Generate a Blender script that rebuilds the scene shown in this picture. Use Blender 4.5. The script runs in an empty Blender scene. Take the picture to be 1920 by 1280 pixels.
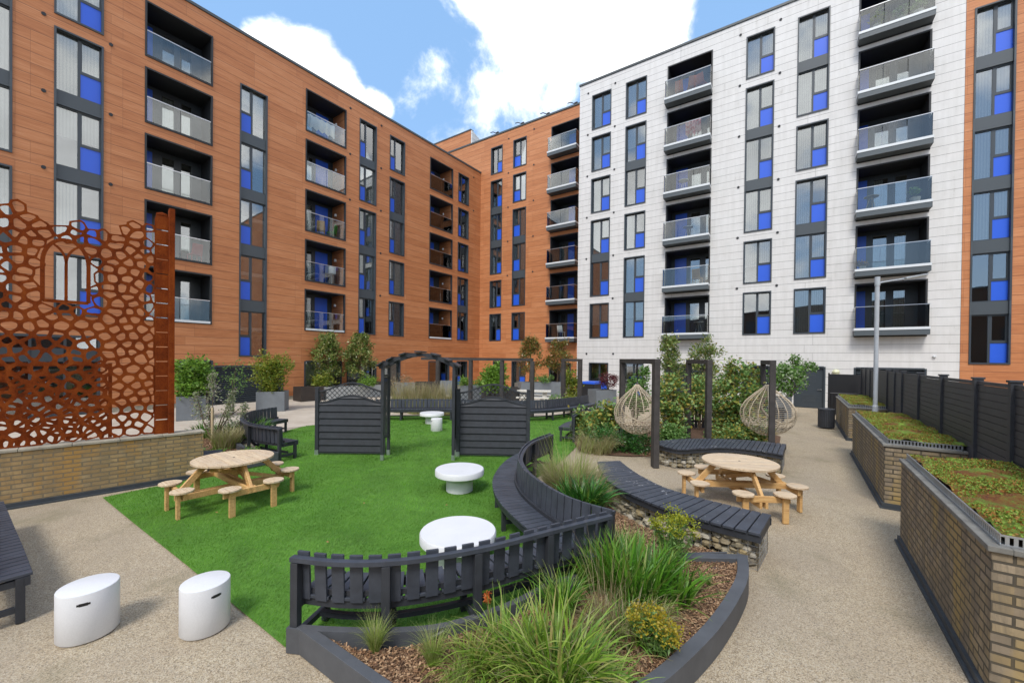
import bpy, math, random
import numpy as np
from mathutils import Vector, Matrix
random.seed(7); rng = np.random.default_rng(7)
SC = bpy.context.scene
COL = SC.collection
R = math.radians
# ------------------------------------------------------------ camera
H = 2.5; FPX = 753.4; PITCH = R(-.432); ROLL = R(.603); CY = 678.7
cam = bpy.data.objects.new('camera', bpy.data.cameras.new('camera'))
COL.objects.link(cam)
cam.data.sensor_width = 36; cam.data.lens = FPX/1920*36
cam.data.shift_y = (CY-640)/1920
cam.data.clip_start = .05; cam.data.clip_end = 2000
cam.matrix_world = Matrix.Translation((0, 0, H)) @ Matrix.Rotation(R(90)+PITCH, 4, 'X') @ Matrix.Rotation(ROLL, 4, 'Z')
SC.camera = cam
def ray(px, py):
    a = (px-960)/FPX; b = (py-CY)/FPX
    c, s = math.cos(ROLL), math.sin(ROLL)
    x = c*a+s*b; up = s*a-c*b
    c, s = math.cos(PITCH), math.sin(PITCH)
    return Vector((x, c-s*up, s+c*up))
def at(px, py, h=0):
    r = ray(px, py); k = (h-H)/r.z
    return Vector((k*r.x, k*r.y, h))
def atd(px, Y, h=0):
    r = ray(px, 675)
    return Vector((r.x/r.y*Y, Y, h))
# ------------------------------------------------------------ sky, sun, exposure
SUN_EL, SUN_AZ = R(52), R(200)      # azimuth clockwise from +Y
w = bpy.data.worlds.new('World'); SC.world = w; w.use_nodes = True
nt = w.node_tree; nt.nodes.clear()
N = nt.nodes.new; LK = nt.links.new
out = N('ShaderNodeOutputWorld'); bg = N('ShaderNodeBackground'); bg.inputs[1].default_value = .14
sky = N('ShaderNodeTexSky'); sky.sky_type = 'NISHITA'; sky.sun_disc = False
sky.sun_elevation = SUN_EL; sky.sun_rotation = SUN_AZ; sky.air_density = 1.0; sky.dust_density = 1.2; sky.ozone_density = 2.0
tc = N('ShaderNodeTexCoord')
def wmath(op, a, b=None, c=None):
    n = N('ShaderNodeMath'); n.operation = op
    for i, v in enumerate((a, b, c)):
        if v is None: continue
        if isinstance(v, (int, float)): n.inputs[i].default_value = v
        else: LK(v, n.inputs[i])
    return n.outputs[0]
noi = N('ShaderNodeTexNoise'); noi.inputs['Scale'].default_value = 5.5; noi.inputs['Detail'].default_value = 9; noi.inputs['Roughness'].default_value = .62; noi.inputs['Distortion'].default_value = .25
LK(tc.outputs['Generated'], noi.inputs['Vector'])
big = N('ShaderNodeTexNoise'); big.inputs['Scale'].default_value = 1.9; big.inputs['Detail'].default_value = 3
LK(tc.outputs['Generated'], big.inputs['Vector'])
val = None
for px, py, rad, wt in [(1075, -110, .25, 1), (1180, 20, .15, 1), (1225, 55, .08, .9), (935, -30, .10, .8), (1090, 90, .08, .7), (1055, 165, .05, .45),
                        (545, 135, .085, 1), (595, 140, .085, 1), (645, 190, .065, 1), (500, 110, .05, .8), (850, 260, .20, .24), (960, 200, .12, .2), (700, 205, .05, .8)]:
    d = ray(px, py).normalized()
    dn = N('ShaderNodeVectorMath'); dn.operation = 'DISTANCE'; dn.inputs[1].default_value = d
    LK(tc.outputs['Generated'], dn.inputs[0])
    v = wmath('MULTIPLY', wmath('SUBTRACT', 1.0, wmath('DIVIDE', dn.outputs['Value'], rad)), wt)
    v = wmath('MINIMUM', v, .6*wt)
    val = v if val is None else wmath('MAXIMUM', val, v)
# the rest of the sky (behind the photographer too) carries broken cloud
gen = wmath('MULTIPLY', wmath('SUBTRACT', big.outputs[0], .43), 2.6)
front = N('ShaderNodeSeparateXYZ'); LK(tc.outputs['Generated'], front.inputs[0])
gen = wmath('SUBTRACT', gen, wmath('MULTIPLY', wmath('MAXIMUM', wmath('SUBTRACT', front.outputs[1], .1), 0.0), 1.6))
val = wmath('MAXIMUM', val, gen)
val = wmath('ADD', val, wmath('MULTIPLY', wmath('SUBTRACT', noi.outputs[0], .5), 1.15))
mr = N('ShaderNodeMapRange'); mr.interpolation_type = 'SMOOTHSTEP'
mr.inputs[1].default_value = .06; mr.inputs[2].default_value = .36
LK(val, mr.inputs[0])
mix = N('ShaderNodeMix'); mix.data_type = 'RGBA'
LK(mr.outputs[0], mix.inputs[0])
sk2 = N('ShaderNodeMix'); sk2.data_type = 'RGBA'; sk2.inputs[0].default_value = .7
LK(sky.outputs[0], sk2.inputs[6]); sk2.inputs[7].default_value = (1.35, 2.45, 4.1, 1)
LK(sk2.outputs[2], mix.inputs[6]); cr = N('ShaderNodeMapRange'); cr.inputs[1].default_value = .3; cr.inputs[2].default_value = .62; cr.inputs[3].default_value = 5.0; cr.inputs[4].default_value = 8.2
LK(noi.outputs[0], cr.inputs[0])
cc = N('ShaderNodeCombineColor'); LK(wmath('MULTIPLY', cr.outputs[0], .985), cc.inputs[0]); LK(wmath('MULTIPLY', cr.outputs[0], .99), cc.inputs[1]); LK(cr.outputs[0], cc.inputs[2])
LK(cc.outputs[0], mix.inputs[7])
LK(mix.outputs[2], bg.inputs[0]); LK(bg.outputs[0], out.inputs[0])
sun = bpy.data.objects.new('sun', bpy.data.lights.new('sun', 'SUN')); COL.objects.link(sun)
sun.data.energy = 1.5; sun.data.angle = R(16); sun.data.color = (1, .95, .88)
sun.rotation_euler = Vector((math.sin(SUN_AZ)*math.cos(SUN_EL), math.cos(SUN_AZ)*math.cos(SUN_EL), math.sin(SUN_EL))).to_track_quat('Z', 'Y').to_euler()
SC.view_settings.view_transform = 'Standard'; SC.view_settings.look = 'None'
SC.view_settings.exposure = .88; SC.view_settings.gamma = 1
SC.render.engine = 'CYCLES'
SC.cycles.max_bounces = 7; SC.cycles.transparent_max_bounces = 16; SC.cycles.diffuse_bounces = 3
SC.cycles.use_denoising = True

# ------------------------------------------------------------ object helpers
def tag(o, label=None, cat=None, group=None, kind=None):
    if label: o['label'] = label
    if cat: o['category'] = cat
    if group: o['group'] = group
    if kind: o['kind'] = kind
    return o
def thing(name, label, cat, loc=(0, 0, 0), rz=0, group=None):
    o = bpy.data.objects.new(name, None); COL.objects.link(o)
    o.location = loc; o.rotation_euler = (0, 0, rz); o.empty_display_size = .1
    return tag(o, label, cat, group)
def link(name, me, parent=None, loc=None):
    o = bpy.data.objects.new(name, me); COL.objects.link(o)
    if parent is not None: o.parent = parent
    if loc is not None: o.location = loc
    return o
def fast(name, V, F, mat, parent=None, smooth=False):
    V = np.asarray(V, dtype=np.float32).reshape(-1, 3); F = np.asarray(F, dtype=np.int32)
    k = F.shape[1]
    me = bpy.data.meshes.new(name)
    me.vertices.add(len(V)); me.vertices.foreach_set('co', V.ravel())
    me.loops.add(F.size); me.loops.foreach_set('vertex_index', F.ravel())
    me.polygons.add(len(F)); me.polygons.foreach_set('loop_start', np.arange(len(F), dtype=np.int32)*k)
    me.polygons.foreach_set('loop_total', np.full(len(F), k, dtype=np.int32))
    if smooth: me.polygons.foreach_set('use_smooth', np.ones(len(F), dtype=bool))
    me.update(calc_edges=True); me.materials.append(mat)
    return link(name, me, parent)
class MB:
    def __init__(s): s.v = []; s.f = []
    def add(s, vs, fs):
        n = len(s.v); s.v += [tuple(v) for v in vs]; s.f += [tuple(i+n for i in f) for f in fs]
        return s
    def hexa(s, p):   # 8 points: bottom 4 ccw, top 4 ccw
        return s.add(p, [(3, 2, 1, 0), (4, 5, 6, 7), (0, 1, 5, 4), (1, 2, 6, 5), (2, 3, 7, 6), (3, 0, 4, 7)])
    def box(s, x0, y0, z0, x1, y1, z1):
        x0, x1 = min(x0, x1), max(x0, x1); y0, y1 = min(y0, y1), max(y0, y1); z0, z1 = min(z0, z1), max(z0, z1)
        return s.hexa([(x0, y0, z0), (x1, y0, z0), (x1, y1, z0), (x0, y1, z0), (x0, y0, z1), (x1, y0, z1), (x1, y1, z1), (x0, y1, z1)])
    def cbox(s, x, y, z0, z1, sx, sy, ang=0):
        c, n = math.cos(ang), math.sin(ang); q = []
        for z in (z0, z1):
            for a, b in ((-1, -1), (1, -1), (1, 1), (-1, 1)):
                u, v = a*sx/2, b*sy/2
                q.append((x+c*u-n*v, y+n*u+c*v, z))
        return s.hexa(q)
    def beam(s, a, b, wd, ht, up=(0, 0, 1)):
        a, b = Vector(a), Vector(b); d = (b-a).normalized(); u = Vector(up)
        if abs(d.dot(u)) > .98: u = Vector((0, 1, 0))
        l = d.cross(u).normalized(); u = l.cross(d).normalized()
        q = []
        for p in (a, b):
            pass
        L = l*wd/2; U = u*ht/2
        q = [a-L-U, a+L-U, b+L-U, b-L-U, a-L+U, a+L+U, b+L+U, b-L+U]
        return s.hexa(q)
    def prism(s, poly, z0, z1):
        n = len(poly)
        a = sum(poly[i][0]*poly[(i+1) % n][1]-poly[(i+1) % n][0]*poly[i][1] for i in range(n))
        if a < 0: poly = poly[::-1]
        vs = [(p[0], p[1], z0) for p in poly]+[(p[0], p[1], z1) for p in poly]
        fs = [tuple(range(n-1, -1, -1)), tuple(range(n, 2*n))]+[(i, (i+1) % n, n+(i+1) % n, n+i) for i in range(n)]
        return s.add(vs, fs)
    def tube(s, pts, r, n=6, cap=True):
        pts = [Vector(p) for p in pts]; m = len(pts); rs = r if isinstance(r, (list, tuple)) else [r]*m
        vs = []; pn = None
        for i, p in enumerate(pts):
            d = (pts[min(i+1, m-1)]-pts[max(i-1, 0)]).normalized()
            if pn is None:
                pn = d.orthogonal().normalized()
            else:
                pn = (pn-d*pn.dot(d)).normalized()
            b = d.cross(pn)
            for k in range(n):
                a = 2*math.pi*k/n
                vs.append(p+(pn*math.cos(a)+b*math.sin(a))*rs[i])
        fs = [(i*n+k, i*n+(k+1) % n, (i+1)*n+(k+1) % n, (i+1)*n+k) for i in range(m-1) for k in range(n)]
        if cap: fs += [tuple(range(n-1, -1, -1)), tuple(range((m-1)*n, m*n))]
        return s.add(vs, fs)
    def lathe(s, prof, c=(0, 0), n=32, ex=1, ey=1, ang=0):
        vs = []; m = len(prof); ca, sa = math.cos(ang), math.sin(ang)
        for r, z in prof:
            for k in range(n):
                a = 2*math.pi*k/n; x, y = r*ex*math.cos(a), r*ey*math.sin(a)
                vs.append((c[0]+ca*x-sa*y, c[1]+sa*x+ca*y, z))
        fs = [(i*n+k, i*n+(k+1) % n, (i+1)*n+(k+1) % n, (i+1)*n+k) for i in range(m-1) for k in range(n)]
        fs += [tuple(range(n-1, -1, -1)), tuple(range((m-1)*n, m*n))]
        return s.add(vs, fs)
    def build(s, name, mat, parent=None, smooth=False, bevel=0, sub=0):
        me = bpy.data.meshes.new(name); me.from_pydata(s.v, [], s.f); me.materials.append(mat)
        me.update()
        o = link(name, me, parent)
        if smooth:
            me.polygons.foreach_set('use_smooth', [True]*len(me.polygons))
            try: me.set_sharp_from_angle(angle=R(40))
            except Exception: pass
        if bevel:
            b = o.modifiers.new('bevel', 'BEVEL'); b.width = bevel; b.segments = 2; b.limit_method = 'ANGLE'; b.angle_limit = R(40)
        return o
def catmull(P, n=12):
    P = [Vector((p[0], p[1])) for p in P]; Q = [P[0]*2-P[1]]+P+[P[-1]*2-P[-2]]; o = []
    for i in range(1, len(Q)-2):
        for k in range(n):
            t = k/n; a, b, c, d = Q[i-1], Q[i], Q[i+1], Q[i+2]
            o.append(.5*((2*b)+(c-a)*t+(2*a-5*b+4*c-d)*t*t+(3*b-a-3*c+d)*t**3))
    o.append(P[-1]); return o
class Path:
    def __init__(s, P, side=1):     # side +1: offset to the left of travel
        s.p = catmull(P, 16); s.s = [0]
        for a, b in zip(s.p, s.p[1:]): s.s.append(s.s[-1]+(b-a).length)
        s.L = s.s[-1]; s.side = side
    def _i(s, t):
        t = max(0, min(s.L-1e-6, t))
        lo = np.searchsorted(s.s, t, side='right')-1
        return lo, (t-s.s[lo])/(s.s[lo+1]-s.s[lo])
    def tan(s, t):
        a = s.raw(max(0, t-.12)); b = s.raw(min(s.L, t+.12)); return (b-a).normalized()
    def raw(s, t):
        i, f = s._i(t); return s.p[i].lerp(s.p[i+1], f)
    def at(s, t, d=0):
        q = s.raw(t); e = s.tan(t); n = Vector((-e.y, e.x))*s.side
        return q+n*d
    def strip(s, mb, d0, d1, z0, z1, t0=0, t1=None, step=.12):
        t1 = s.L if t1 is None else t1
        n = max(1, int((t1-t0)/step)); ts = [t0+(t1-t0)*k/n for k in range(n+1)]
        vs = []
        for t in ts:
            a, b = s.at(t, d0), s.at(t, d1)
            vs += [(a.x, a.y, z0), (b.x, b.y, z0), (b.x, b.y, z1), (a.x, a.y, z1)]
        fs = []
        for k in range(n):
            for j in range(4):
                fs.append((k*4+j, k*4+(j+1) % 4, (k+1)*4+(j+1) % 4, (k+1)*4+j))
        fs += [(3, 2, 1, 0), (n*4, n*4+1, n*4+2, n*4+3)]
        if s.side > 0: fs = [f[::-1] for f in fs]
        mb.add(vs, fs)

# ------------------------------------------------------------ materials
def mat(name, base, rough=.6, metal=0, spec=.5):
    m = bpy.data.materials.new(name); m.use_nodes = True
    b = m.node_tree.nodes['Principled BSDF']
    b.inputs['Base Color'].default_value = (*base, 1); b.inputs['Roughness'].default_value = rough
    b.inputs['Metallic'].default_value = metal; b.inputs['Specular IOR Level'].default_value = spec
    return m
class NB:    # node builder
    def __init__(s, m): s.t = m.node_tree; s.b = s.t.nodes['Principled BSDF']; s._tc = None
    def n(s, ty, **kw):
        x = s.t.nodes.new(ty)
        for k, v in kw.items(): setattr(x, k, v)
        return x
    def l(s, a, b): s.t.links.new(a, b)
    def obj(s):
        if not s._tc: s._tc = s.n('ShaderNodeTexCoord')
        return s._tc.outputs['Object']
    def world(s):
        g = s.n('ShaderNodeNewGeometry'); return g.outputs['Position']
    def map(s, vec, scale, rot=(0, 0, 0)):
        m = s.n('ShaderNodeMapping'); s.l(vec, m.inputs[0]); m.inputs['Scale'].default_value = scale; m.inputs['Rotation'].default_value = rot
        return m.outputs[0]
    def noise(s, vec, scale, detail=3, rough=.55, dist=0):
        x = s.n('ShaderNodeTexNoise'); s.l(vec, x.inputs['Vector']); x.inputs['Scale'].default_value = scale
        x.inputs['Detail'].default_value = detail; x.inputs['Roughness'].default_value = rough; x.inputs['Distortion'].default_value = dist
        return x.outputs[0]
    def ramp(s, fac, stops):
        x = s.n('ShaderNodeValToRGB'); s.l(fac, x.inputs[0]); e = x.color_ramp.elements
        while len(e) < len(stops): e.new(.5)
        for i, (p, c) in enumerate(stops):
            e[i].position = p; e[i].color = (*c, 1) if len(c) == 3 else c
        return x.outputs[0]
    def math(s, op, a, b=None, c=None):
        x = s.n('ShaderNodeMath', operation=op)
        for i, v in enumerate((a, b, c)):
            if v is None: continue
            if isinstance(v, (int, float)): x.inputs[i].default_value = v
            else: s.l(v, x.inputs[i])
        return x.outputs[0]
    def mixc(s, fac, a, b, mode='MIX'):
        x = s.n('ShaderNodeMix', data_type='RGBA', blend_type=mode)
        for i, v in ((0, fac), (6, a), (7, b)):
            if isinstance(v, (int, float)): x.inputs[i].default_value = v
            elif isinstance(v, tuple): x.inputs[i].default_value = (*v, 1)
            else: s.l(v, x.inputs[i])
        return x.outputs[2]
    def sep(s, vec):
        x = s.n('ShaderNodeSeparateXYZ'); s.l(vec, x.inputs[0]); return x.outputs
    def bump(s, h, strength=.3, dist=.01):
        x = s.n('ShaderNodeBump'); x.inputs['Strength'].default_value = strength; x.inputs['Distance'].default_value = dist
        s.l(h, x.inputs['Height']); s.l(x.outputs[0], s.b.inputs['Normal'])
    def col(s, c): s.l(c, s.b.inputs['Base Color'])
    def white(s, *a):
        x = s.n('ShaderNodeTexWhiteNoise', noise_dimensions='3D')
        c = s.n('ShaderNodeCombineXYZ')
        for i, v in enumerate(a):
            if isinstance(v, (int, float)): c.inputs[i].default_value = v
            else: s.l(v, c.inputs[i])
        s.l(c.outputs[0], x.inputs[0]); return x.outputs[0]

def painted(name, base, rough=.55, var=.25, scale=3, grain=False):
    m = mat(name, base, rough); b = NB(m); o = b.world()
    n = b.noise(o, scale, 5, .65)
    lo = tuple(c*(1-var) for c in base); hi = tuple(min(1, c*(1+var)) for c in base)
    c = b.ramp(n, [(.3, lo), (.7, hi)])
    fine = b.noise(o, 90, 2, .5)
    c = b.mixc(b.math('MULTIPLY', fine, .25), c, tuple(x*1.6+.01 for x in base))
    b.col(c); b.bump(fine, .12, .003)
    return m
def cladding(name, cols, groove, pitch=.4286, z0=0, seg=2.6, wood=True):
    m = mat(name, cols[1], .62); b = NB(m); o = b.obj(); X, Y, Z = b.sep(o)
    zz = b.math('DIVIDE', b.math('SUBTRACT', Z, z0), pitch)
    row = b.math('FLOOR', zz); fz = b.math('SUBTRACT', zz, row)
    offs = b.math('MULTIPLY', b.white(row, 3.3, 1.7), 2.0)
    xx = b.math('DIVIDE', b.math('ADD', X, b.math('MULTIPLY', b.math('FLOOR', offs), .37)), seg)
    sx = b.math('FLOOR', xx); fx = b.math('SUBTRACT', xx, sx)
    rnd = b.white(row, sx, 5.1)
    if wood:
        g = b.noise(b.map(o, (1.1, 1, 26)), 1.0, 6, .6, .5)
        g2 = b.noise(b.map(o, (.35, 1, 5)), 1.0, 4, .6)
        g3 = b.noise(b.map(o, (3.5, 1, 90)), 1.0, 3, .6)
        f = b.math('ADD', b.math('MULTIPLY', g, .55), b.math('ADD', b.math('MULTIPLY', g2, .3), b.math('MULTIPLY', g3, .25)))
        f = b.math('ADD', b.math('SUBTRACT', f, .04), b.math('MULTIPLY', b.math('SUBTRACT', rnd, .5), .10))
        c = b.ramp(f, [(.32, cols[0]), (.5, cols[1]), (.68, cols[2])])
    else:
        g = b.noise(b.map(o, (2, 1, 2)), 1.0, 5, .7)
        st = b.noise(b.map(o, (5, 1, .35)), 1.0, 5, .65)
        f = b.math('ADD', b.math('MULTIPLY', g, .35), b.math('MULTIPLY', st, .5))
        f = b.math('ADD', f, b.math('MULTIPLY', b.math('SUBTRACT', rnd, .5), .05))
        c = b.ramp(f, [(.20, cols[0]), (.345, cols[1]), (.58, cols[2])])
    gz = b.math('LESS_THAN', fz, .04); gx = b.math('LESS_THAN', fx, .004)
    gg = b.math('MAXIMUM', gz, b.math('MULTIPLY', gx, .55 if wood else .35))
    c = b.mixc(b.math('MULTIPLY', gg, .85), c, groove)
    b.col(c)
    bh = b.math('SUBTRACT', b.math('MULTIPLY', f, .1), gg)
    b.bump(bh, .5, .01)
    return m
M = {}
M['clad'] = cladding('timber effect cladding', [(.30, .095, .032), (.45, .170, .060), (.55, .245, .110)], (.09, .03, .014))
M['white'] = cladding('white cladding board', [(.30, .285, .26), (.575, .565, .55), (.665, .655, .645)], (.085, .085, .085), wood=False, seg=7.0)
M['rear'] = mat('dark brick', (.10, .065, .045), .9)
M['frame'] = mat('anthracite aluminium frame', (.035, .045, .055), .42)
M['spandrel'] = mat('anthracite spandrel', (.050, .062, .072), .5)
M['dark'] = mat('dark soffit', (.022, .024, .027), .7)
M['room'] = mat('room wall', (.16, .15, .14), .9)
M['ceil'] = mat('ceiling white', (.5, .5, .48), .9)
M['blue'] = mat('blue enamel panel', (.018, .10, .62), .4)
M['coping'] = mat('roof coping metal', (.06, .07, .075), .45)
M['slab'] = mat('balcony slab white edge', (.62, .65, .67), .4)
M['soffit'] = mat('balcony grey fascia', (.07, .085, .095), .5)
M['steel'] = mat('brushed steel', (.55, .56, .57), .3, .9)
def glassmat(name, base=.28, tint=(.72, .78, .80), refl=(.95, .98, 1)):
    m = bpy.data.materials.new(name); m.use_nodes = True; t = m.node_tree; t.nodes.clear()
    o = t.nodes.new('ShaderNodeOutputMaterial'); mx = t.nodes.new('ShaderNodeMixShader')
    tr = t.nodes.new('ShaderNodeBsdfTransparent'); tr.inputs[0].default_value = (*tint, 1)
    gl = t.nodes.new('ShaderNodeBsdfGlossy'); gl.inputs[0].default_value = (*refl, 1); gl.inputs['Roughness'].default_value = .01
    fr = t.nodes.new('ShaderNodeFresnel'); fr.inputs[0].default_value = 1.5
    ma = t.nodes.new('ShaderNodeMath'); ma.operation = 'MULTIPLY_ADD'; ma.inputs[1].default_value = 1.2; ma.inputs[2].default_value = base; ma.use_clamp = True
    nz = t.nodes.new('ShaderNodeTexNoise'); nz.inputs['Scale'].default_value = .9
    bp = t.nodes.new('ShaderNodeBump'); bp.inputs['Strength'].default_value = .05; bp.inputs['Distance'].default_value = .05
    t.links.new(nz.outputs[0], bp.inputs['Height']); t.links.new(bp.outputs[0], gl.inputs['Normal'])
    t.links.new(fr.outputs[0], ma.inputs[0]); t.links.new(ma.outputs[0], mx.inputs[0])
    t.links.new(tr.outputs[0], mx.inputs[1]); t.links.new(gl.outputs[0], mx.inputs[2]); t.links.new(mx.outputs[0], o.inputs[0])
    return m
M['glass'] = glassmat('window glass', .15, (.74, .77, .77), (.92, .93, .93))
M['bglass'] = glassmat('balustrade glass', .025, (.90, .925, .915), (.85, .85, .84))
m = mat('vertical blind', (.52, .53, .50), .8); b = NB(m)
wv = b.n('ShaderNodeTexWave'); b.l(b.obj(), wv.inputs[0]); wv.inputs['Scale'].default_value = 3.2; wv.inputs['Distortion'].default_value = .3; wv.bands_direction = 'X'
b.col(b.ramp(wv.outputs[0], [(0, (.46, .46, .43)), (.4, (.57, .57, .54)), (1, (.62, .62, .58))])); M['blind'] = m
M['curtain'] = mat('pale curtain', (.62, .62, .6), .9)
M['blackwood'] = painted('charcoal painted timber', (.026, .029, .036), .55, .3, 6)
m = painted('charcoal seat timber', (.050, .060, .080), .5, .35, 5); b = NB(m)
M['seatwood'] = painted('charcoal seat timber', (.040, .046, .060), .5, .35, 5)
m = painted('spattered seat timber', (.040, .046, .060), .5, .35, 5); b = NB(m)
src = [l for l in b.t.links if l.to_socket == b.b.inputs['Base Color']][0].from_socket
sp = b.noise(b.world(), 24, 3, .5); sp2 = b.noise(b.world(), 3.1, 2, .5)
b.col(b.mixc(b.ramp(b.math('ADD', b.math('MULTIPLY', sp, .6), b.math('MULTIPLY', sp2, .4)), [(.625, (0, 0, 0)), (.66, (.7, .7, .7))]), src, (.42, .42, .43))); M['spatter'] = m
M['sleeper'] = painted('dark stained sleeper', (.040, .035, .033), .75, .4, 5)
M['edging'] = painted('grey composite edging', (.072, .076, .084), .6, .2, 4)
M['panelwood'] = painted('charcoal fence panel', (.020, .023, .030), .6, .35, 7)
M['fencewood'] = painted('charcoal composite slat', (.034, .036, .042), .55, .25, 7)
M['zinc'] = mat('galvanised steel', (.50, .53, .56), .38, .85)
M['galv'] = painted('galvanised lamp pole', (.33, .36, .39), .45, .15, 4)
M['plastic'] = painted('white moulded plastic', (.62, .625, .64), .4, .05, 3)
M['planter'] = painted('grey fibre planter', (.14, .155, .17), .6, .15, 3)
M['paleplanter'] = painted('pale grey planter', (.30, .31, .31), .6, .15, 3)
M['planterdark'] = painted('dark brown planter', (.03, .022, .018), .6, .3, 3)
M['concrete'] = painted('pale cast stone', (.52, .50, .45), .8, .15, 6)
M['black'] = mat('black plastic', (.012, .012, .014), .45)
M['red'] = mat('red chair plastic', (.35, .02, .03), .5)
# pine for the picnic tables
m = mat('weathered pine', (.45, .27, .12), .65); b = NB(m); o = b.obj()
g = b.noise(b.map(o, (3, 28, 28)), 1.5, 5, .6, .6); g2 = b.noise(o, 2.2, 4)
c = b.ramp(g, [(.3, (.40, .20, .06)), (.5, (.58, .335, .115)), (.72, (.68, .44, .18))])
c = b.mixc(b.math('MULTIPLY', g2, .25), c, (.48, .37, .25)); b.col(c); b.bump(g, .25, .004); M['pine'] = m
m = mat('sun bleached pine', (.50, .38, .26), .7); b = NB(m); o = b.obj(); X, Y, Z = b.sep(o)
g = b.noise(b.map(o, (2.2, 34, 10)), 1.5, 6, .65, .4); pl = b.white(b.math('FLOOR', b.math('DIVIDE', Y, .118)), 2, 3)
c = b.ramp(g, [(.28, (.38, .25, .14)), (.5, (.60, .46, .30)), (.72, (.70, .58, .42))])
c = b.mixc(b.math('MULTIPLY', pl, .55), c, (.42, .33, .25)); g3 = b.noise(o, 9, 4)
c = b.mixc(b.ramp(g3, [(.55, (0, 0, 0)), (.8, (.5, .5, .5))]), c, (.28, .26, .23)); b.col(c); b.bump(g, .3, .004); M['bleached'] = m
# corten
m = mat('rusted weathering steel', (.22, .05, .012), .9, 0, .15); b = NB(m); o = b.obj()
n1 = b.noise(o, 3.5, 8, .7); n2 = b.noise(o, 60, 4, .6); st = b.noise(b.map(o, (9, 9, .7)), 1, 4)
f = b.math('ADD', b.math('MULTIPLY', n1, .5), b.math('ADD', b.math('MULTIPLY', n2, .3), b.math('MULTIPLY', st, .2)))
b.col(b.ramp(f, [(.33, (.055, .010, .002)), (.48, (.16, .029, .004)), (.66, (.29, .070, .010))])); b.bump(n2, .4, .003); M['corten'] = m
# brick
def brickmat(name, c1, c2, mort, stain, grime=.5):
    m = mat(name, c1, .85); b = NB(m); o = b.obj(); X, Y, Z = b.sep(o)
    cmb = b.n('ShaderNodeCombineXYZ'); b.l(b.math('ADD', X, Y), cmb.inputs[0]); b.l(Z, cmb.inputs[1])
    br = b.n('ShaderNodeTexBrick'); b.l(cmb.outputs[0], br.inputs[0])
    br.inputs['Color1'].default_value = (*c1, 1); br.inputs['Color2'].default_value = (*c2, 1); br.inputs['Mortar'].default_value = (*mort, 1)
    br.inputs['Scale'].default_value = 1; br.inputs['Brick Width'].default_value = .225; br.inputs['Row Height'].default_value = .075
    br.inputs['Mortar Size'].default_value = .010; br.inputs['Mortar Smooth'].default_value = .15; br.inputs['Bias'].default_value = 0
    bx = b.math('FLOOR', b.math('DIVIDE', b.math('ADD', X, Y), .1125)); rw = b.math('FLOOR', b.math('DIVIDE', Z, .075))
    rn = b.white(bx, rw, 9.1)
    n = b.noise(o, 14, 5, .65)
    c = b.mixc(b.math('MULTIPLY', n, .7), br.outputs[0], tuple(x*.5 for x in c2))
    c = b.mixc(b.math('MULTIPLY', rn, .45), c, tuple(x*.45 for x in c2))
    c = b.mixc(b.math('MULTIPLY', b.white(bx, rw, 2.2), .35), c, stain)
    big = b.noise(b.map(o, (2.6, 2.6, .9)), 1.1, 6, .72, .8)
    c = b.mixc(b.ramp(big, [(.43, (0, 0, 0)), (.56, (grime, grime, grime))]), c, tuple(x*.35 for x in c1))
    yel = b.noise(b.map(o, (1.1, 1.1, .25)), 1.9, 3, .6)
    c = b.mixc(b.ramp(yel, [(.53, (0, 0, 0)), (.64, (.6, .6, .6))]), c, stain)
    c = b.mixc(b.math('MULTIPLY', br.outputs['Fac'], .8), c, mort)
    b.col(c)
    b.bump(b.math('SUBTRACT', b.math('MULTIPLY', n, .5), br.outputs['Fac']), .9, .015)
    return m
M['brick'] = brickmat('buff stock brick', (.52, .40, .22), (.40, .28, .14), (.19, .155, .10), (.42, .22, .04), .45)
M['brickold'] = brickmat('weathered stock brick', (.46, .37, .255), (.27, .215, .155), (.055, .048, .036), (.38, .26, .07), .85)
M['copingstone'] = painted('worn stone coping', (.30, .27, .21), .85, .35, 5)
M['copingold'] = painted('mossy stone coping', (.15, .145, .13), .85, .45, 4)
M['kerb'] = painted('dark base flashing', (.035, .042, .05), .6, .3, 4)
# resin gravel
m = mat('resin bound gravel', (.40, .33, .26), .8); b = NB(m); o = b.world()
vo = b.n('ShaderNodeTexVoronoi'); b.l(o, vo.inputs['Vector']); vo.inputs['Scale'].default_value = 125
hs = b.n('ShaderNodeSeparateColor'); b.l(vo.outputs['Color'], hs.inputs[0])
c = b.ramp(hs.outputs[0], [(0, (.15, .11, .065)), (.3, (.34, .265, .165)), (.6, (.47, .385, .26)), (.85, (.56, .48, .355)), (1, (.28, .25, .20))])
bign = b.noise(o, .55, 6, .6, .4); c = b.mixc(b.ramp(bign, [(.42, (0, 0, 0)), (.72, (.55, .55, .55))]), c, (.25, .205, .155))
far = b.math('MULTIPLY', b.math('GREATER_THAN', b.sep(o)[1], 1e5), 1)
gr = b.noise(b.map(o, (1.3, .8, 1)), .9, 5, .7); c = b.mixc(b.ramp(gr, [(.54, (0, 0, 0)), (.70, (.5, .5, .5))]), c, (.15, .135, .065))
mid = b.noise(o, 9, 4, .7); c = b.mixc(b.math('MULTIPLY', mid, .35), c, (.24, .19, .14))
b.col(c); b.bump(vo.outputs['Distance'], .6, .004); M['gravel'] = m
m = mat('pale concrete paving', (.47, .41, .33), .8); b = NB(m); o = b.world()
n1 = b.noise(o, 1.2, 6, .65); n2 = b.noise(o, 60, 3); c = b.ramp(n1, [(.3, (.40, .34, .27)), (.7, (.55, .49, .41))])
b.col(b.mixc(b.math('MULTIPLY', n2, .3), c, (.3, .25, .2))); M['paving'] = m
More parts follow.
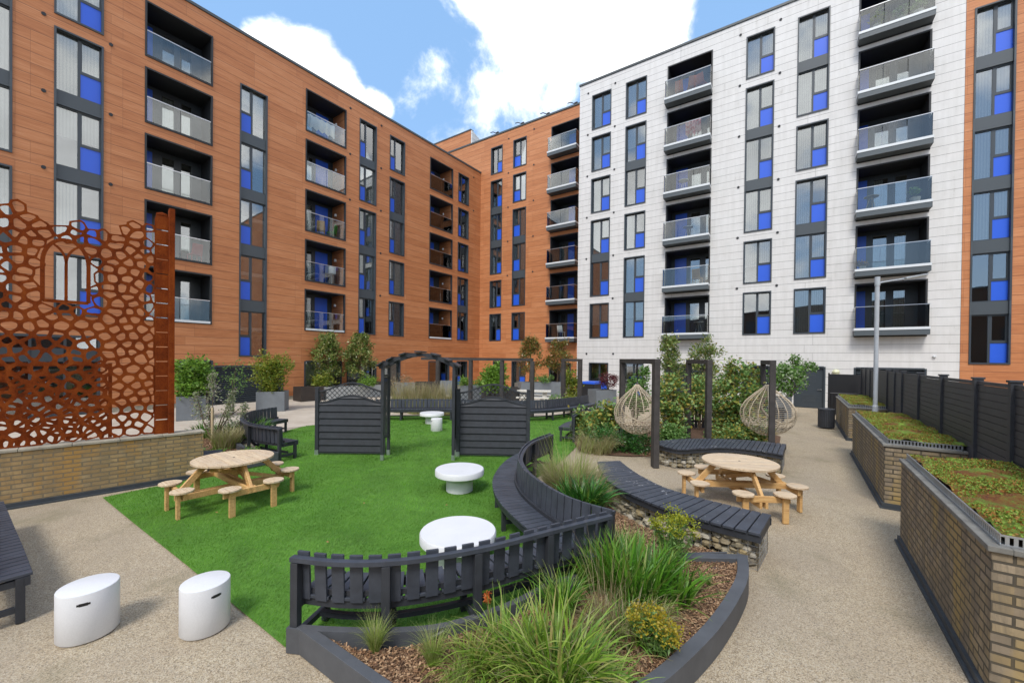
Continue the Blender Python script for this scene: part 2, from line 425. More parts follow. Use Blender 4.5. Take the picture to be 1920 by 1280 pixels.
# turf
m = mat('artificial turf backing', (.05, .13, .02), .9); b = NB(m); o = b.world()
n1 = b.noise(o, 1.6, 5, .65, .6); n2 = b.noise(b.map(o, (60, 25, 1)), 1, 3)
b.col(b.mixc(b.math('MULTIPLY', n2, .6), b.ramp(n1, [(.3, (.065, .175, .012)), (.7, (.12, .28, .026))]), (.03, .09, .01))); b.bump(n2, .8, .01); M['turf'] = m
def leafmat(name, cols, trans=.35, rough=.5):
    m = mat(name, cols[0], rough); b = NB(m)
    g = b.n('ShaderNodeNewGeometry')
    n = len(cols); c = b.ramp(g.outputs['Random Per Island'], [(i/(n-1) if n > 1 else 0, cols[i]) for i in range(n)])
    b.col(c)
    tr = b.n('ShaderNodeBsdfTranslucent'); b.l(c, tr.inputs[0]); mx = b.n('ShaderNodeMixShader'); mx.inputs[0].default_value = trans
    b.l(b.b.outputs[0], mx.inputs[1]); b.l(tr.outputs[0], mx.inputs[2])
    om = [x for x in b.t.nodes if x.type == 'OUTPUT_MATERIAL'][0]; b.l(mx.outputs[0], om.inputs[0])
    return m
M['blade'] = leafmat('turf blade', [(.075, .205, .012), (.13, .33, .022), (.20, .44, .045), (.15, .29, .035)], .45)
def vary(m, sc, lo, hi):
    b = NB(m); rp = [x for x in b.t.nodes if x.type == 'VALTORGB'][0]; n = b.noise(b.world(), sc, 5, .65, .6)
    f = b.ramp(n, [(.35, (lo, lo, lo)), (.65, (hi, hi, hi))]); x = b.mixc(1.0, rp.outputs[0], f, 'MULTIPLY')
    for l in [l for l in b.t.links if l.from_node == rp and l.to_node != x.node]: b.l(x, l.to_socket)
vary(M['blade'], 1.7, .62, 1.25)
M['photinia'] = leafmat('glossy evergreen leaf', [(.05, .10, .015), (.10, .19, .03), (.17, .26, .05), (.26, .32, .09), (.34, .30, .10), (.05, .10, .02)], .25, .35)
M['photinia_red'] = leafmat('bronze evergreen leaf', [(.05, .09, .015), (.09, .15, .025), (.18, .17, .03), (.30, .17, .04), (.34, .14, .04), (.06, .10, .02)], .25, .35)
M['bright'] = leafmat('bright green leaf', [(.09, .20, .02), (.16, .32, .035), (.25, .42, .06), (.07, .15, .02)], .4)
M['nandina'] = leafmat('yellow green feathery leaf', [(.11, .20, .02), (.22, .30, .035), (.32, .32, .04), (.09, .15, .02)], .4)
M['midgreen'] = leafmat('mid green leaf', [(.07, .17, .03), (.14, .28, .06), (.22, .36, .10), (.09, .19, .04)], .35)
M['shrub'] = leafmat('mixed shrub leaf', [(.07, .16, .035), (.13, .26, .06), (.19, .34, .10), (.28, .42, .14), (.36, .38, .07), (.44, .32, .06), (.09, .18, .04)], .35)
M['greyleaf'] = leafmat('grey green leaf', [(.14, .19, .08), (.26, .33, .15), (.38, .40, .26), (.40, .34, .36), (.22, .32, .08)], .35)
M['darkleaf'] = leafmat('dark green strap leaf', [(.02, .08, .012), (.04, .14, .02), (.07, .22, .04), (.03, .11, .016)], .25, .35)
M['maple'] = leafmat('dark red maple leaf', [(.10, .015, .02), (.17, .03, .035), (.06, .012, .02)], .35)
M['dogwood'] = leafmat('pale edged dogwood leaf', [(.06, .16, .02), (.12, .26, .04), (.18, .34, .07), (.55, .60, .45)], .4)
M['euphorbia'] = leafmat('acid yellow bract', [(.30, .34, .02), (.42, .42, .03), (.22, .28, .02)], .4)
M['yellowflower'] = leafmat('golden flower', [(.48, .34, .02), (.40, .36, .03), (.30, .22, .03)], .4)
M['sedge'] = leafmat('lime sedge blade', [(.10, .22, .02), (.20, .36, .03), (.33, .48, .07), (.08, .17, .015), (.42, .50, .12), (.36, .30, .10), (.16, .30, .03)], .4, .4)
M['iris'] = leafmat('iris blade', [(.05, .16, .012), (.10, .27, .02), (.17, .36, .035), (.035, .11, .012), (.26, .32, .06)], .35, .4)
M['tan'] = leafmat('straw grass blade', [(.30, .26, .11), (.42, .36, .19), (.50, .44, .28), (.24, .26, .07), (.34, .26, .14)], .35)
M['tangreen'] = leafmat('feather grass blade', [(.24, .34, .05), (.36, .44, .11), (.46, .46, .20), (.18, .30, .04)], .4)
M['stalk'] = leafmat('dry stalk', [(.28, .22, .12), (.22, .16, .09), (.36, .30, .18)], .2)
M['bark'] = painted('brown bark', (.10, .07, .045), .85, .4, 20)
M['palewood'] = painted('pale stake', (.45, .36, .22), .8, .2, 12)
m = leafmat('bark chip', [(.12, .055, .025), (.24, .125, .06), (.36, .21, .11), (.46, .30, .17), (.18, .10, .055), (.09, .045, .022)], .05, .8); M['chip'] = m
m = mat('mulch bed', (.14, .075, .04), .95); b = NB(m); o = b.world(); n1 = b.noise(o, 45, 4, .7)
b.col(b.ramp(n1, [(.35, (.035, .02, .012)), (.5, (.13, .07, .04)), (.7, (.26, .15, .085))])); b.bump(n1, 1, .02); M['mulch'] = m
m = mat('sedum and moss', (.10, .12, .02), .95); b = NB(m); o = b.world()
n1 = b.noise(o, 2.6, 6, .7, .5); n2 = b.noise(o, 40, 4, .7)
c = b.ramp(b.math('ADD', b.math('MULTIPLY', n1, .7), b.math('MULTIPLY', n2, .3)), [(.34, (.05, .018, .008)), (.42, (.17, .055, .010)), (.47, (.19, .10, .015)), (.52, (.12, .18, .02)), (.62, (.24, .38, .04))])
b.col(c); b.bump(n2, 1, .03); M['moss'] = m
M['sedum'] = leafmat('sedum tuft', [(.10, .17, .02), (.20, .32, .04), (.28, .38, .06), (.14, .26, .03), (.26, .11, .02), (.34, .15, .03), (.32, .32, .05)], .2, .7)
m = mat('flint gabion stone', (.36, .32, .24), .8); b = NB(m); o = b.world(); g = b.n('ShaderNodeNewGeometry')
n1 = b.noise(o, 14, 5, .7); c = b.ramp(g.outputs['Random Per Island'], [(0, (.22, .18, .11)), (.3, (.42, .37, .27)), (.6, (.56, .52, .44)), (.8, (.36, .27, .13)), (1, (.18, .17, .16))])
b.col(b.mixc(b.math('MULTIPLY', n1, .6), c, (.14, .12, .07))); b.bump(n1, .6, .02); M['flint'] = m
M['wicker'] = painted('pale grey wicker', (.48, .40, .29), .7, .25, 30)
M['soil'] = mat('dark soil', (.03, .022, .016), .95)
m = leafmat('fallen leaf', [(.42, .22, .07), (.30, .14, .05), (.50, .34, .14)], .2); M['fallen'] = m
M['orange'] = leafmat('orange flower spike', [(.62, .12, .02), (.55, .20, .05)], .3)
M['lampglass'] = mat('pale lamp diffuser', (.62, .62, .42), .4)

# ------------------------------------------------------------ plant helpers
def leaves(centers, size, aspect=.5, updir=.3, jit=.5):
    c = np.asarray(centers); n = len(c)
    d = rng.normal(size=(n, 3)); d[:, 2] = d[:, 2]*.6+updir; d /= np.linalg.norm(d, axis=1)[:, None]
    q = rng.normal(size=(n, 3)); s = np.cross(d, q); s /= np.linalg.norm(s, axis=1)[:, None]+1e-9
    nrm = np.cross(s, d)
    L = size*(1-jit/2+jit*rng.random(n))[:, None]; W = L*aspect/2
    v0 = c; v1 = c+d*L*.5+s*W+nrm*L*.08; v2 = c+d*L; v3 = c+d*L*.5-s*W+nrm*L*.08
    V = np.stack([v0, v1, v2, v3], 1).reshape(-1, 3)
    F = np.arange(4*n).reshape(n, 4)
    return V, F
def cloud(c, rad, clumps, per, spread, shell=.55, flat=1):
    """leaf positions: clumps spread through an ellipsoid, gaussian leaves around each"""
    P = []; CC = []
    for _ in range(clumps):
        d = rng.normal(size=3); d /= np.linalg.norm(d)
        r = shell+(1-shell)*rng.random() if rng.random() < .8 else rng.random()
        q = np.array(c)+d*np.array(rad)*r
        CC.append(q); k = max(2, int(per*(.5+rng.random())))
        P.append(q+rng.normal(size=(k, 3))*np.array([spread, spread, spread*flat]))
    return np.concatenate(P), CC
def shrub(name, label, cat, base, crowns, leafm, size=.06, aspect=.5, trunkm='bark', trunk_r=.02, stems=5, group=None, updir=.3, extra=None):
    """crowns: list of (centre offset, radii, clumps, leaves per clump, spread)"""
    t = thing(name, label, cat, base, 0, group)
    Ps = []; st = MB()
    for off, rad, cl, per, sp in crowns:
        P, CC = cloud(off, rad, cl, per, sp); P = P[P[:, 2] > .02]; Ps.append(P)
        pick = random.sample(CC, min(stems, len(CC)))
        for q in pick:
            q = Vector(q); mid = Vector((q.x*.45, q.y*.45, q.z*.55))
            st.tube([(random.uniform(-.02, .02), random.uniform(-.02, .02), -.02), mid, q], [trunk_r, trunk_r*.7, trunk_r*.25], 5)
    V, F = leaves(np.concatenate(Ps), size, aspect, updir)
    fast('foliage', V, F, M[leafm], t)
    if st.v: st.build('stem', M[trunkm], t, True)
    if extra: extra(t)
    return t
def blades(n, base_r, hgt, lean, droop, width, seg=6, tip=.12, hj=.35, center=(0, 0, 0), leanmin=.0, aniso=(1, 1)):
    """grass blades as tapered ribbons -> V, F"""
    az = rng.random(n)*2*math.pi; rr = np.sqrt(rng.random(n))*base_r
    bx = np.cos(az)*rr*aniso[0]; by = np.sin(az)*rr*aniso[1]
    da = az+rng.normal(size=n)*.7
    Hh = hgt*(1-hj+hj*rng.random(n)*1.3); ln = leanmin+(lean-leanmin)*rng.random(n)**.8
    dr = droop*(.3+rng.random(n))
    t = np.linspace(0, 1, seg+1)
    V = np.zeros((n, seg+1, 2, 3))
    th = ln[:, None]*(.5+.5*t)[None]+dr[:, None]*t[None]**2*1.6
    th = np.minimum(th, 2.7)
    ds = Hh[:, None]/seg
    hx = np.concatenate([np.zeros((n, 1)), np.cumsum(np.sin(th[:, 1:])*ds, 1)], 1)
    hz = np.concatenate([np.zeros((n, 1)), np.cumsum(np.cos(th[:, 1:])*ds, 1)], 1)
    X = bx[:, None]+np.cos(da)[:, None]*hx; Y = by[:, None]+np.sin(da)[:, None]*hx; Z = hz
    W = width*(.7+.6*rng.random(n))[:, None]*np.maximum(tip, (1-t**2.2))[None]/2
    tw = da+math.pi/2+rng.normal(size=n)*.5
    sx = np.cos(tw)[:, None]*W; sy = np.sin(tw)[:, None]*W
    V[:, :, 0] = np.stack([X-sx, Y-sy, Z], -1); V[:, :, 1] = np.stack([X+sx, Y+sy, Z+W*.3], -1)
    V = V+np.array(center)
    V[..., 2] = np.maximum(V[..., 2], center[2]+.004)
    idx = np.arange(n)[:, None]*(2*(seg+1))+np.arange(seg)[None]*2
    F = np.stack([idx, idx+1, idx+3, idx+2], -1).reshape(-1, 4)
    return V.reshape(-1, 3), F
def merge(*VF):
    Vs, Fs, n = [], [], 0
    for V, F in VF: Vs.append(V); Fs.append(F+n); n += len(V)
    return np.concatenate(Vs), np.concatenate(Fs)
def clump(name, label, cat, base, sets, group=None):
    """sets: list of (part name, material, blades kwargs)"""
    t = thing(name, label, cat, base, rng.random()*6, group)
    for pn, mk, kw in sets:
        V, F = blades(**kw); fast(pn, V, F, M[mk], t)
    return t

# ================================================================ SETTING
def sheet(name, poly, z, m, kind='structure'):
    mb = MB(); mb.add([(p[0], p[1], z) for p in poly], [tuple(range(len(poly)))])
    o = mb.build(name, m); o['kind'] = kind; return o
sheet('ground', [(-250, -60), (250, -60), (250, 420), (-250, 420)], -.02, M['paving'])
sheet('gravel_path', [(-14, -6), (30, -6), (30, 24), (16, 30), (6, 30), (4.6, 20), (1.5, 14.4), (-6, 10), (-8.2, 9.6), (-14, 6.0)], -.008, M['gravel'])
sheet('paving', [(-40, 6.2), (-14, 6.05), (-8.2, 9.7), (-8.6, 13.2), (-7.0, 15.0), (-5.6, 17.2), (5, 20.5), (6, 29), (5, 38), (-3, 38), (-24, 8)], -.004, M['paving'])
LAWN = [(-1.9, 3.42), (-2.67, 3.95), (-3.85, 4.77), (-5.62, 5.97), (-7.15, 7.02), (-6.42, 8.2), (-6.0, 9.2), (-6.4, 10.2), (-7.3, 11.6), (-7.6, 13.5), (-7.45, 14.5), (-6.9, 15.1), (-5.9, 16.2),
        (-5.2, 17.1), (-3.5, 17.3), (-1, 17.5), (1.0, 17.5), (2.4, 18.2), (3.7, 19.4), (4.2, 18), (3.9, 15.5), (3.2, 13.2), (1.9, 11.6), (1.3, 10), (.95, 9.2), (.4, 8.2), (.2, 7), (.3, 6), (.7, 5.1), (1.1, 4.4), (.4, 4.0), (-.3, 3.6), (-.9, 3.4), (-1.4, 3.35)]
sheet('lawn_base', LAWN, .006, M['turf'])
def inpoly(P, poly):
    x, y = P[:, 0], P[:, 1]; r = np.zeros(len(P), bool); n = len(poly)
    for i in range(n):
        x0, y0 = poly[i]; x1, y1 = poly[(i+1) % n]
        c = ((y0 > y) != (y1 > y)); 
        with np.errstate(divide='ignore', invalid='ignore'):
            xi = (x1-x0)*(y-y0)/(y1-y0)+x0
        r ^= c & (x < xi)
    return r
def turf_blades():
    VF = []
    for (y0, y1, dens, hgt, wd) in [(3.3, 6.5, 5200, .030, .0042), (6.5, 10, 2600, .034, .006), (10, 18, 900, .04, .011)]:
        n = int(dens*11*(y1-y0)); P = np.stack([rng.uniform(-7.6, 4.2, n), rng.uniform(y0, y1, n)], 1)
        P = P[inpoly(P, LAWN)]; n = len(P)
        az = rng.random(n)*6.283; ln = rng.normal(.6, .3, n)
        sw = .9*np.sin(P[:, 0]*2.1+1.3*np.sin(P[:, 1]*1.7))+.5*np.sin(P[:, 1]*3.3+P[:, 0])   # brushed nap
        dx = np.cos(az)*.6+np.cos(sw); dy = np.sin(az)*.6+np.sin(sw)
        h = hgt*(.6+.7*rng.random(n))
        tip = np.stack([P[:, 0]+dx*h*.55, P[:, 1]+dy*h*.55, h*.8+.006], 1)
        s = np.stack([-np.sin(az), np.cos(az)], 1)*wd/2
        a = np.stack([P[:, 0]-s[:, 0], P[:, 1]-s[:, 1], np.full(n, .006)], 1); b_ = np.stack([P[:, 0]+s[:, 0], P[:, 1]+s[:, 1], np.full(n, .006)], 1)
        V = np.stack([a, b_, tip], 1).reshape(-1, 3); VF.append((V, np.arange(3*n).reshape(n, 3)))
    V, F = merge(*VF); o = fast('lawn_grass', V, F, M['blade']); tag(o, 'short bright green artificial grass covering the lawn', 'grass', kind='stuff')
turf_blades()

# ================================================================ BUILDINGS
def frame_empty(name, label, X0, Y0, angdeg):
    return thing(name, label, 'apartment building', (X0, Y0, 0), R(90-angdeg))
def wall_with_holes(t, name, m, u0, u1, z0, z1, holes):
    us = sorted({u0, u1}|{h[0] for h in holes}|{h[1] for h in holes}); zs = sorted({z0, z1}|{h[2] for h in holes}|{h[3] for h in holes})
    us = [u for u in us if u0 <= u <= u1]; zs = [z for z in zs if z0 <= z <= z1]
    mb = MB()
    for i in range(len(us)-1):
        j = 0
        while j < len(zs)-1:
            um = (us[i]+us[i+1])/2
            def solid(k): return not any(h[0] < um < h[1] and h[2] < (zs[k]+zs[k+1])/2 < h[3] for h in holes)
            if not solid(j): j += 1; continue
            k = j
            while k < len(zs)-1 and solid(k): k += 1
            a, b, c, d = us[i], us[i+1], zs[j], zs[k]
            mb.add([(a, 0, c), (b, 0, c), (b, 0, d), (a, 0, d)], [(0, 1, 2, 3)]); j = k
    return mb.build(name, m, t)
def window(t, u0, u1, zb, zt, side, first=True, last=True, blind=None, depth=.17, split=.5, ground=False):
    """frame mesh with children pane, blue_panel, blind. side: where the blue panel is"""
    f = MB(); T = .035
    f.box(u0-.03, -.035, zb, u0+T, depth+.06, zt); f.box(u1-T, -.035, zb, u1+.03, depth+.06, zt)
    if last: f.box(u0-.03, -.037, zt-T, u1+.03, depth+.06, zt+.03)
    else: f.box(u0+T, depth-.05, zt-.05, u1-T, depth+.06, zt)
    if first: f.box(u0-.03, -.045, zb-.04, u1+.03, depth+.06, zb+T)
    else: f.box(u0+T, depth-.05, zb, u1-T, depth+.06, zb+.05)
    um = u0+(u1-u0)*split; zm = zb+(zt-zb)*.43
    f.box(um-.04, depth-.03, zb+T, um+.04, depth+.05, zt-T)
    a, b = (um+.04, u1-T) if side == 'R' else (u0+T, um-.04)      # column with blue panel
    c, d = (u0+T, um-.04) if side == 'R' else (um+.04, u1-T)
    f.box(a, depth-.035, zm-.035, b, depth+.05, zm+.045)
    sf = .045     # opening sash
    for q in ((a, a+sf, zm+.045, zt-T), (b-sf, b, zm+.045, zt-T)): f.box(q[0], depth-.03, q[2], q[1], depth+.04, q[3])
    f.box(a+sf, depth-.03, zt-T-sf, b-sf, depth+.04, zt-T); f.box(a+sf, depth-.03, zm+.045, b-sf, depth+.04, zm+.045+sf)
    fo = f.build('window', M['frame'], t)
    p = MB(); p.box(c, depth+.005, zb+T, d, depth+.02, zt-T); p.box(a+sf, depth+.004, zm+.09, b-sf, depth+.019, zt-T-sf)
    p.build('pane', M['glass'], fo)
    q = MB(); q.box(a, depth-.012, zb+T, b, depth+.02, zm-.035); q.build('blue_panel', M['blue'], fo)
    if blind is None: blind = rng.choice(['full', 'full', 'part', 'none', 'one'])
    bl = MB(); y = depth+.10
    if blind in ('full', 'one'):
        bl.box(c-.03, y, zb+.05, d+.03, y+.01, zt-.04)
        if blind == 'full': bl.box(a-.02, y, zm+.02, b+.02, y+.01, zt-.04)
    elif blind == 'part':
        k = zb+(zt-zb)*(.35+.3*rng.random()); bl.box(c-.03, y, k, d+.03, y+.01, zt-.04); bl.box(a-.02, y, max(k, zm), b+.02, y+.01, zt-.04)
    elif blind == 'side': bl.box(c+.0, y, zb+.05, c+.22, y+.05, zt-.04); bl.box(b-.2, y, zm, b, y+.05, zt-.04)
    if bl.v: bl.build('blind', M['blind'], fo)
    return fo
def window_column(t, holes, u0, u1, groups, side, b0, h, pitch, blinds='', split=.5):
    for g in groups:
        lo, hi = min(g), max(g)
        holes.append((u0, u1, b0+pitch*lo, b0+pitch*hi+h))
        for k in range(lo, hi+1):
            bk = {'f': 'full', 'p': 'part', 'n': 'none', 'o': 'one', 's': 'side'}.get(blinds[k] if k < len(blinds) else '', None)
            window(t, u0, u1, b0+pitch*k, b0+pitch*k+h, side, k == lo, k == hi, bk, split=split)
            if k < hi:
                s = MB(); s.box(u0+.036, .05, b0+pitch*k+h+.001, u1-.036, .12, b0+pitch*(k+1)-.001); s.box(u0-.03, -.035, b0+pitch*k+h, u0+.035, .12, b0+pitch*(k+1)); s.box(u1-.035, -.035, b0+pitch*k+h, u1+.03, .12, b0+pitch*(k+1))
                s.build('spandrel_panel', M['spandrel'], t)
def loggia(t, holes, u0, u1, zb, zt, lay, D=1.5, proj=0, cladside=None, strip=False, fl=None, lamp=None, panes=3):
    """recessed balcony; lay = list of (kind, f0, f1) across the back wall"""
    holes.append((u0, u1, zb-.02, zt)); W = u1-u0; fl = zb+.05 if fl is None else fl
    f = MB(); T = .04
    f.box(u0-.03, -.04, zb-.05, u0+T, .12, zt+.03); f.box(u1-T, -.04, zb-.05, u1+.03, .12, zt+.03); f.box(u0+T, -.04, zt-T, u1-T, .12, zt+.03)
    f.box(u0+T, -.04, zb-.05, u1-T, .12, fl-.005)
    f.box(u0, .121, zt-.001, u1, D+.1, zt+.06); f.box(u0-.05, .121, zb, u0, D+.1, zt); f.box(u1, .121, zb, u1+.05, D+.1, zt)
    f.box(u0, .121, fl-.08, u1, D+.1, fl-.006)
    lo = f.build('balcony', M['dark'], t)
    w = MB(); zt2 = zt-.18
    cuts = [(u0+W*a, u0+W*b, k) for k, a, b in lay]; x = u0; y = D
    for a, b, k in cuts:
        if a-x > .01: w.box(x, y, fl, a, y+.09, zt)
        w.box(a, y, zt2, b, y+.09, zt)
        if k in 'dw': w.box(a, y-.015, fl, b, y+.08, fl+.10); w.box(a, y-.015, zt2-.07, b, y+.08, zt2); w.box(a, y-.015, fl+.1, a+.07, y+.08, zt2-.07); w.box(b-.07, y-.015, fl+.1, b, y+.08, zt2-.07)
        x = b
    if u1-x > .01: w.box(x, y, fl, u1, y+.09, zt)
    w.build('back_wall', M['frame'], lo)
    bp, gp, cu = MB(), MB(), MB()
    for a, b, k in cuts:
        if k == 'b': bp.box(a, y-.02, fl+.02, b, y+.05, zt2)
        if k in 'dw': gp.box(a+.07, y+.03, fl+.1, b-.07, y+.045, zt2-.07)
        if k == 'd' and rng.random() < .75: cu.box(a+.07, y+.14, fl+.1, b-.07-(b-a)*.25*rng.random(), y+.15, zt2-.07)
        if k == 'c': cu.box(a, y-.03, fl+.02, b, y-.02, zt2)
        if k == 'w' and rng.random() < .4: cu.box(a+.07, y+.14, fl+.1, b-.07, y+.15, zt2-.07)
    if bp.v: bp.build('blue_panel', M['blue'], lo)
    if gp.v: gp.build('glazed_door', M['glass'], lo)
    if cu.v: cu.build('curtain', M['blind'], lo)
    if cladside:
        s = MB(); s.box(u1-.022, .13, fl, u1-.002, D-.001, zt-.002); s.build('side_wall', M['clad'], lo)
        s = MB(); s.lathe([(.001, zt-.72), (.07, zt-.70), (.08, zt-.62), (.06, zt-.54), (.001, zt-.53)], (u1-.09, 1.0), 10); s.build('wall_light', M['slab'], lo, True)
    rz = fl+1.08; gl = MB(); hr = MB()
    if proj:
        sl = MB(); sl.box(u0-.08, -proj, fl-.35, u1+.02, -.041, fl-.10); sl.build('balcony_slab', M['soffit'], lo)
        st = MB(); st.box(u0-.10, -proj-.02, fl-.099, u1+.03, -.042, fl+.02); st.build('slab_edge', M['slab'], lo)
        y0 = -proj+.03
        n = panes
        for k in range(n):
            a = u0-.04+(W+.03)*k/n+.012; b = u0-.04+(W+.03)*(k+1)/n-.012
            gl.box(a, y0, fl+.02, b, y0+.014, rz)
        gl.box(u0-.05, y0+.03, fl+.02, u0-.036, -.05, rz); gl.box(u1-.02, y0+.03, fl+.02, u1-.006, -.05, rz)
        hr.box(u0-.06, y0-.015, rz, u1+.005, y0+.03, rz+.03); hr.box(u0-.065, y0+.03, rz, u0-.025, -.045, rz+.03); hr.box(u1-.03, y0+.03, rz, u1+.005, -.045, rz+.03)
    else:
        n = 2
        for k in range(n):
            a = u0+.05+(W-.1)*k/n+.01; b = u0+.05+(W-.1)*(k+1)/n-.01
            gl.box(a, .0, fl+.0, b, .014, rz)
        hr.box(u0+.04, -.01, rz, u1-.04, .03, rz+.03)
        if strip: s = MB(); s.box(u0+.04, -.055, fl-.06, u1-.04, -.041, fl+.05); s.build('slab_edge', M['slab'], lo)
    gl.build('glass_railing', M['bglass'], lo); hr.build('handrail', M['steel'], lo)
    return lo
def vents(t, pts):
    for u, z in pts:
        v = MB()
        n = 10; vs = [(u+.07*math.cos(6.283*k/n), -.03, z+.07*math.sin(6.283*k/n)) for k in range(n)]+[(u+.07*math.cos(6.283*k/n), .0, z+.07*math.sin(6.283*k/n)) for k in range(n)]
        v.add(vs, [tuple(range(n))]+[(k, k+n, (k+1) % n+n, (k+1) % n) for k in range(n)])
        v.build('vent', M['dark'], t)
def shell(t, u0, u1, ztop, depth=9, fl0=3.95, pitch=3.0, n=6, core=1.75, ends=(True, True), endmat=None):
    c = MB(); c.box(u0+.02, core, 0, u1-.02, depth, ztop-.3); c.build('inner_wall', M['room'], t)
    s = MB()
    for k in range(n+1): s.box(u0+.03, .26, fl0+pitch*k-.22, u1-.03, core-.002, fl0+pitch*k-.02)
    s.build('floor_slab', M['ceil'], t)
    r = MB(); r.box(u0+.01, .02, ztop-.28, u1-.01, depth+.02, ztop-.10); r.build('roof', M['coping'], t)
    c = MB(); c.box(u0-.04, -.06, ztop-.04, u1+.04, .25, ztop+.09); c.build('roof_coping', M['coping'], t)
    e = MB()
    if ends[0]: e.add([(u0, depth, 0), (u0, 0, 0), (u0, 0, ztop), (u0, depth, ztop)], [(0, 1, 2, 3)])
    if ends[1]: e.add([(u1, 0, 0), (u1, depth, 0), (u1, depth, ztop), (u1, 0, ztop)], [(0, 1, 2, 3)])
    e.add([(u1, depth+.03, 0), (u0, depth+.03, 0), (u0, depth+.03, ztop), (u1, depth+.03, ztop)], [(0, 1, 2, 3)])
    e.build('end_wall', endmat or M['clad'], t)
def plate_opening(t, holes, u0, u1, z0, z1, kind, name='door'):
    holes.append((u0, u1, z0, z1)); W = u1-u0
    f = MB(); f.box(u0-.03, -.03, z0, u0+.05, .25, z1); f.box(u1-.05, -.03, z0, u1+.03, .25, z1); f.box(u0+.05, -.03, z1-.06, u1-.05, .25, z1+.03)
    if kind == 'louvre':
        f.box(u0+.05, .13, z0, u1-.05, .16, z1-.06); z = z0+.08
        while z < z1-.15:
            f.hexa([(u0+.06, .05, z), (u1-.06, .05, z), (u1-.06, .12, z+.05), (u0+.06, .12, z+.05), (u0+.06, .05, z+.02), (u1-.06, .05, z+.02), (u1-.06, .12, z+.07), (u0+.06, .12, z+.07)]); z += .11
        d = f.build('louvre_door', M['frame'], t)
    elif kind == 'door':
        f.box(u0+.05, .09, z0+.01, u1-.05, .14, z1-.06); d = f.build('door', M['frame'], t)
        for zz in (z0+.35, z0+1.42):
            g = MB()
            for k in range(7): g.box(u0+W*.28, .075, zz+k*.06, u1-W*.28, .089, zz+k*.06+.035)
            g.build('grille', M['spandrel'], d)
        h = MB(); h.box(u1-.32, .03, z0+1.0, u1-.14, .05, z0+1.025); h.box(u1-.16, .05, z0+.98, u1-.12, .09, z0+1.045); h.build('handle', M['steel'], d)
    else:    # glazed shopfront
        n = max(2, round(W/1.0)); xs = [u0+.05+(W-.1)*k/n for k in range(n+1)]
        for x in xs[1:-1]: f.box(x-.04, .1, z0, x+.04, .2, z1-.06)
        if z1 > 2.6: f.box(u0+.05, .1, 2.2, u1-.05, .19, 2.75)
        f.box(u0+.05, .1, z0, u1-.05, .19, z0+.12)
        d = f.build('glazed_entrance', M['frame'], t)
        g = MB(); g.box(u0+.05, .14, z0+.12, u1-.05, .15, z1-.06); g.build('pane', M['glass'], d)
        if kind == 'curtain': g = MB(); g.box(u0+.15, .3, z0+.1, u1-.35, .31, z1-.1); g.build('curtain', M['curtain'], d)
        h = MB()
        for x in xs[1:-1:2]: h.box(x-.09, .05, z0+1.0, x-.07, .1, z0+1.2); h.box(x+.07, .05, z0+1.0, x+.09, .1, z0+1.2)
        if kind == 'entrance': h.build('handle', M['steel'], d)
    return d
AL, AW = 35.87, 123.92
# --- left timber-clad block
L = frame_empty('apartment_building', 'long orange timber-clad apartment block on the left with recessed balconies', -12.6, 24.0, AL)
hol = []; b0, hh, pt = 4.13, 2.43, 2.99
window_column(L, hol, -12.15, -10.86, [(0, 1), (2, 3, 4)], 'L', b0, hh, pt, 'nffff')
window_column(L, hol, -14.9, -13.6, [(0,), (1, 2), (3, 4)], 'L', b0, hh, pt)
window_column(L, hol, -9.76, -8.42, [(0,), (1, 2, 3), (4,)], 'R', b0, hh, pt, 'nopff')
for k in range(5): loggia(L, hol, -7.04, -4.52, b0+pt*k, b0+pt*k+hh, [('b', .02, .22), ('d', .34, .58), ('w', .64, .86)], strip=(k == 0))
window_column(L, hol, -3.25, -1.96, [(0, 1, 2, 3, 4)], 'L', 2.52, 2.42, pt, 'nnnnp', .46)
for k in range(5): loggia(L, hol, .21, 2.79, b0+pt*k, b0+pt*k+hh, [('w', .03, .2), ('d', .24, .48), ('b', .54, .86)], cladside=True, strip=(k == 0))
window_column(L, hol, 3.81, 5.09, [(0, 1, 2), (3, 4)], 'L', b0, hh, pt, 'nffff', .42)
window_column(L, hol, 6.25, 7.55, [(0,), (1,), (2, 3), (4,)], 'L', b0, hh, pt, 'nfnff', .42)
for k in range(5): loggia(L, hol, 10.1, 12.63, b0+pt*k, b0+pt*k+hh, [('w', .02, .2), ('b', .3, .72)], cladside=True, strip=(k == 0))
window_column(L, hol, 13.35, 14.63, [(0, 1), (2,), (3,), (4,)], 'L', b0, hh, pt, 'ffpnn', .42)
plate_opening(L, hol, -13.2, -8.5, 0, 3.25, 'entrance')
plate_opening(L, hol, -5.75, -4.46, 0, 2.27, 'glazed')
plate_opening(L, hol, -4.38, -1.05, 0, 1.98, 'louvre')
plate_opening(L, hol, .21, 2.59, 0, 2.25, 'curtain'); plate_opening(L, hol, 3.0, 5.2, 0, 2.25, 'curtain')
hol.append((5.75, 7.28, .05, 2.25)); window(L, 5.75, 7.28, .05, 2.25, 'L', blind='full')
plate_opening(L, hol, 10.1, 12.4, 0, 2.25, 'curtain')
hol.append((13.35, 14.63, .05, 2.25)); window(L, 13.35, 14.63, .05, 2.25, 'L', blind='full')
wall_with_holes(L, 'wall', M['clad'], -30, 16.36, .22, 19.55, hol)
for a, b_ in ((-30, -13.25), (-8.4, -5.8), (-1.0, .15), (5.3, 5.7), (7.35, 10.0), (12.5, 16.3)): mb = MB(); mb.box(a, .03, 0, b_, .2, .24); mb.build('plinth', M['copingstone'], L)
shell(L, -30, 16.36, 19.6, 8, 4.1, pt, 5, ends=(True, False))
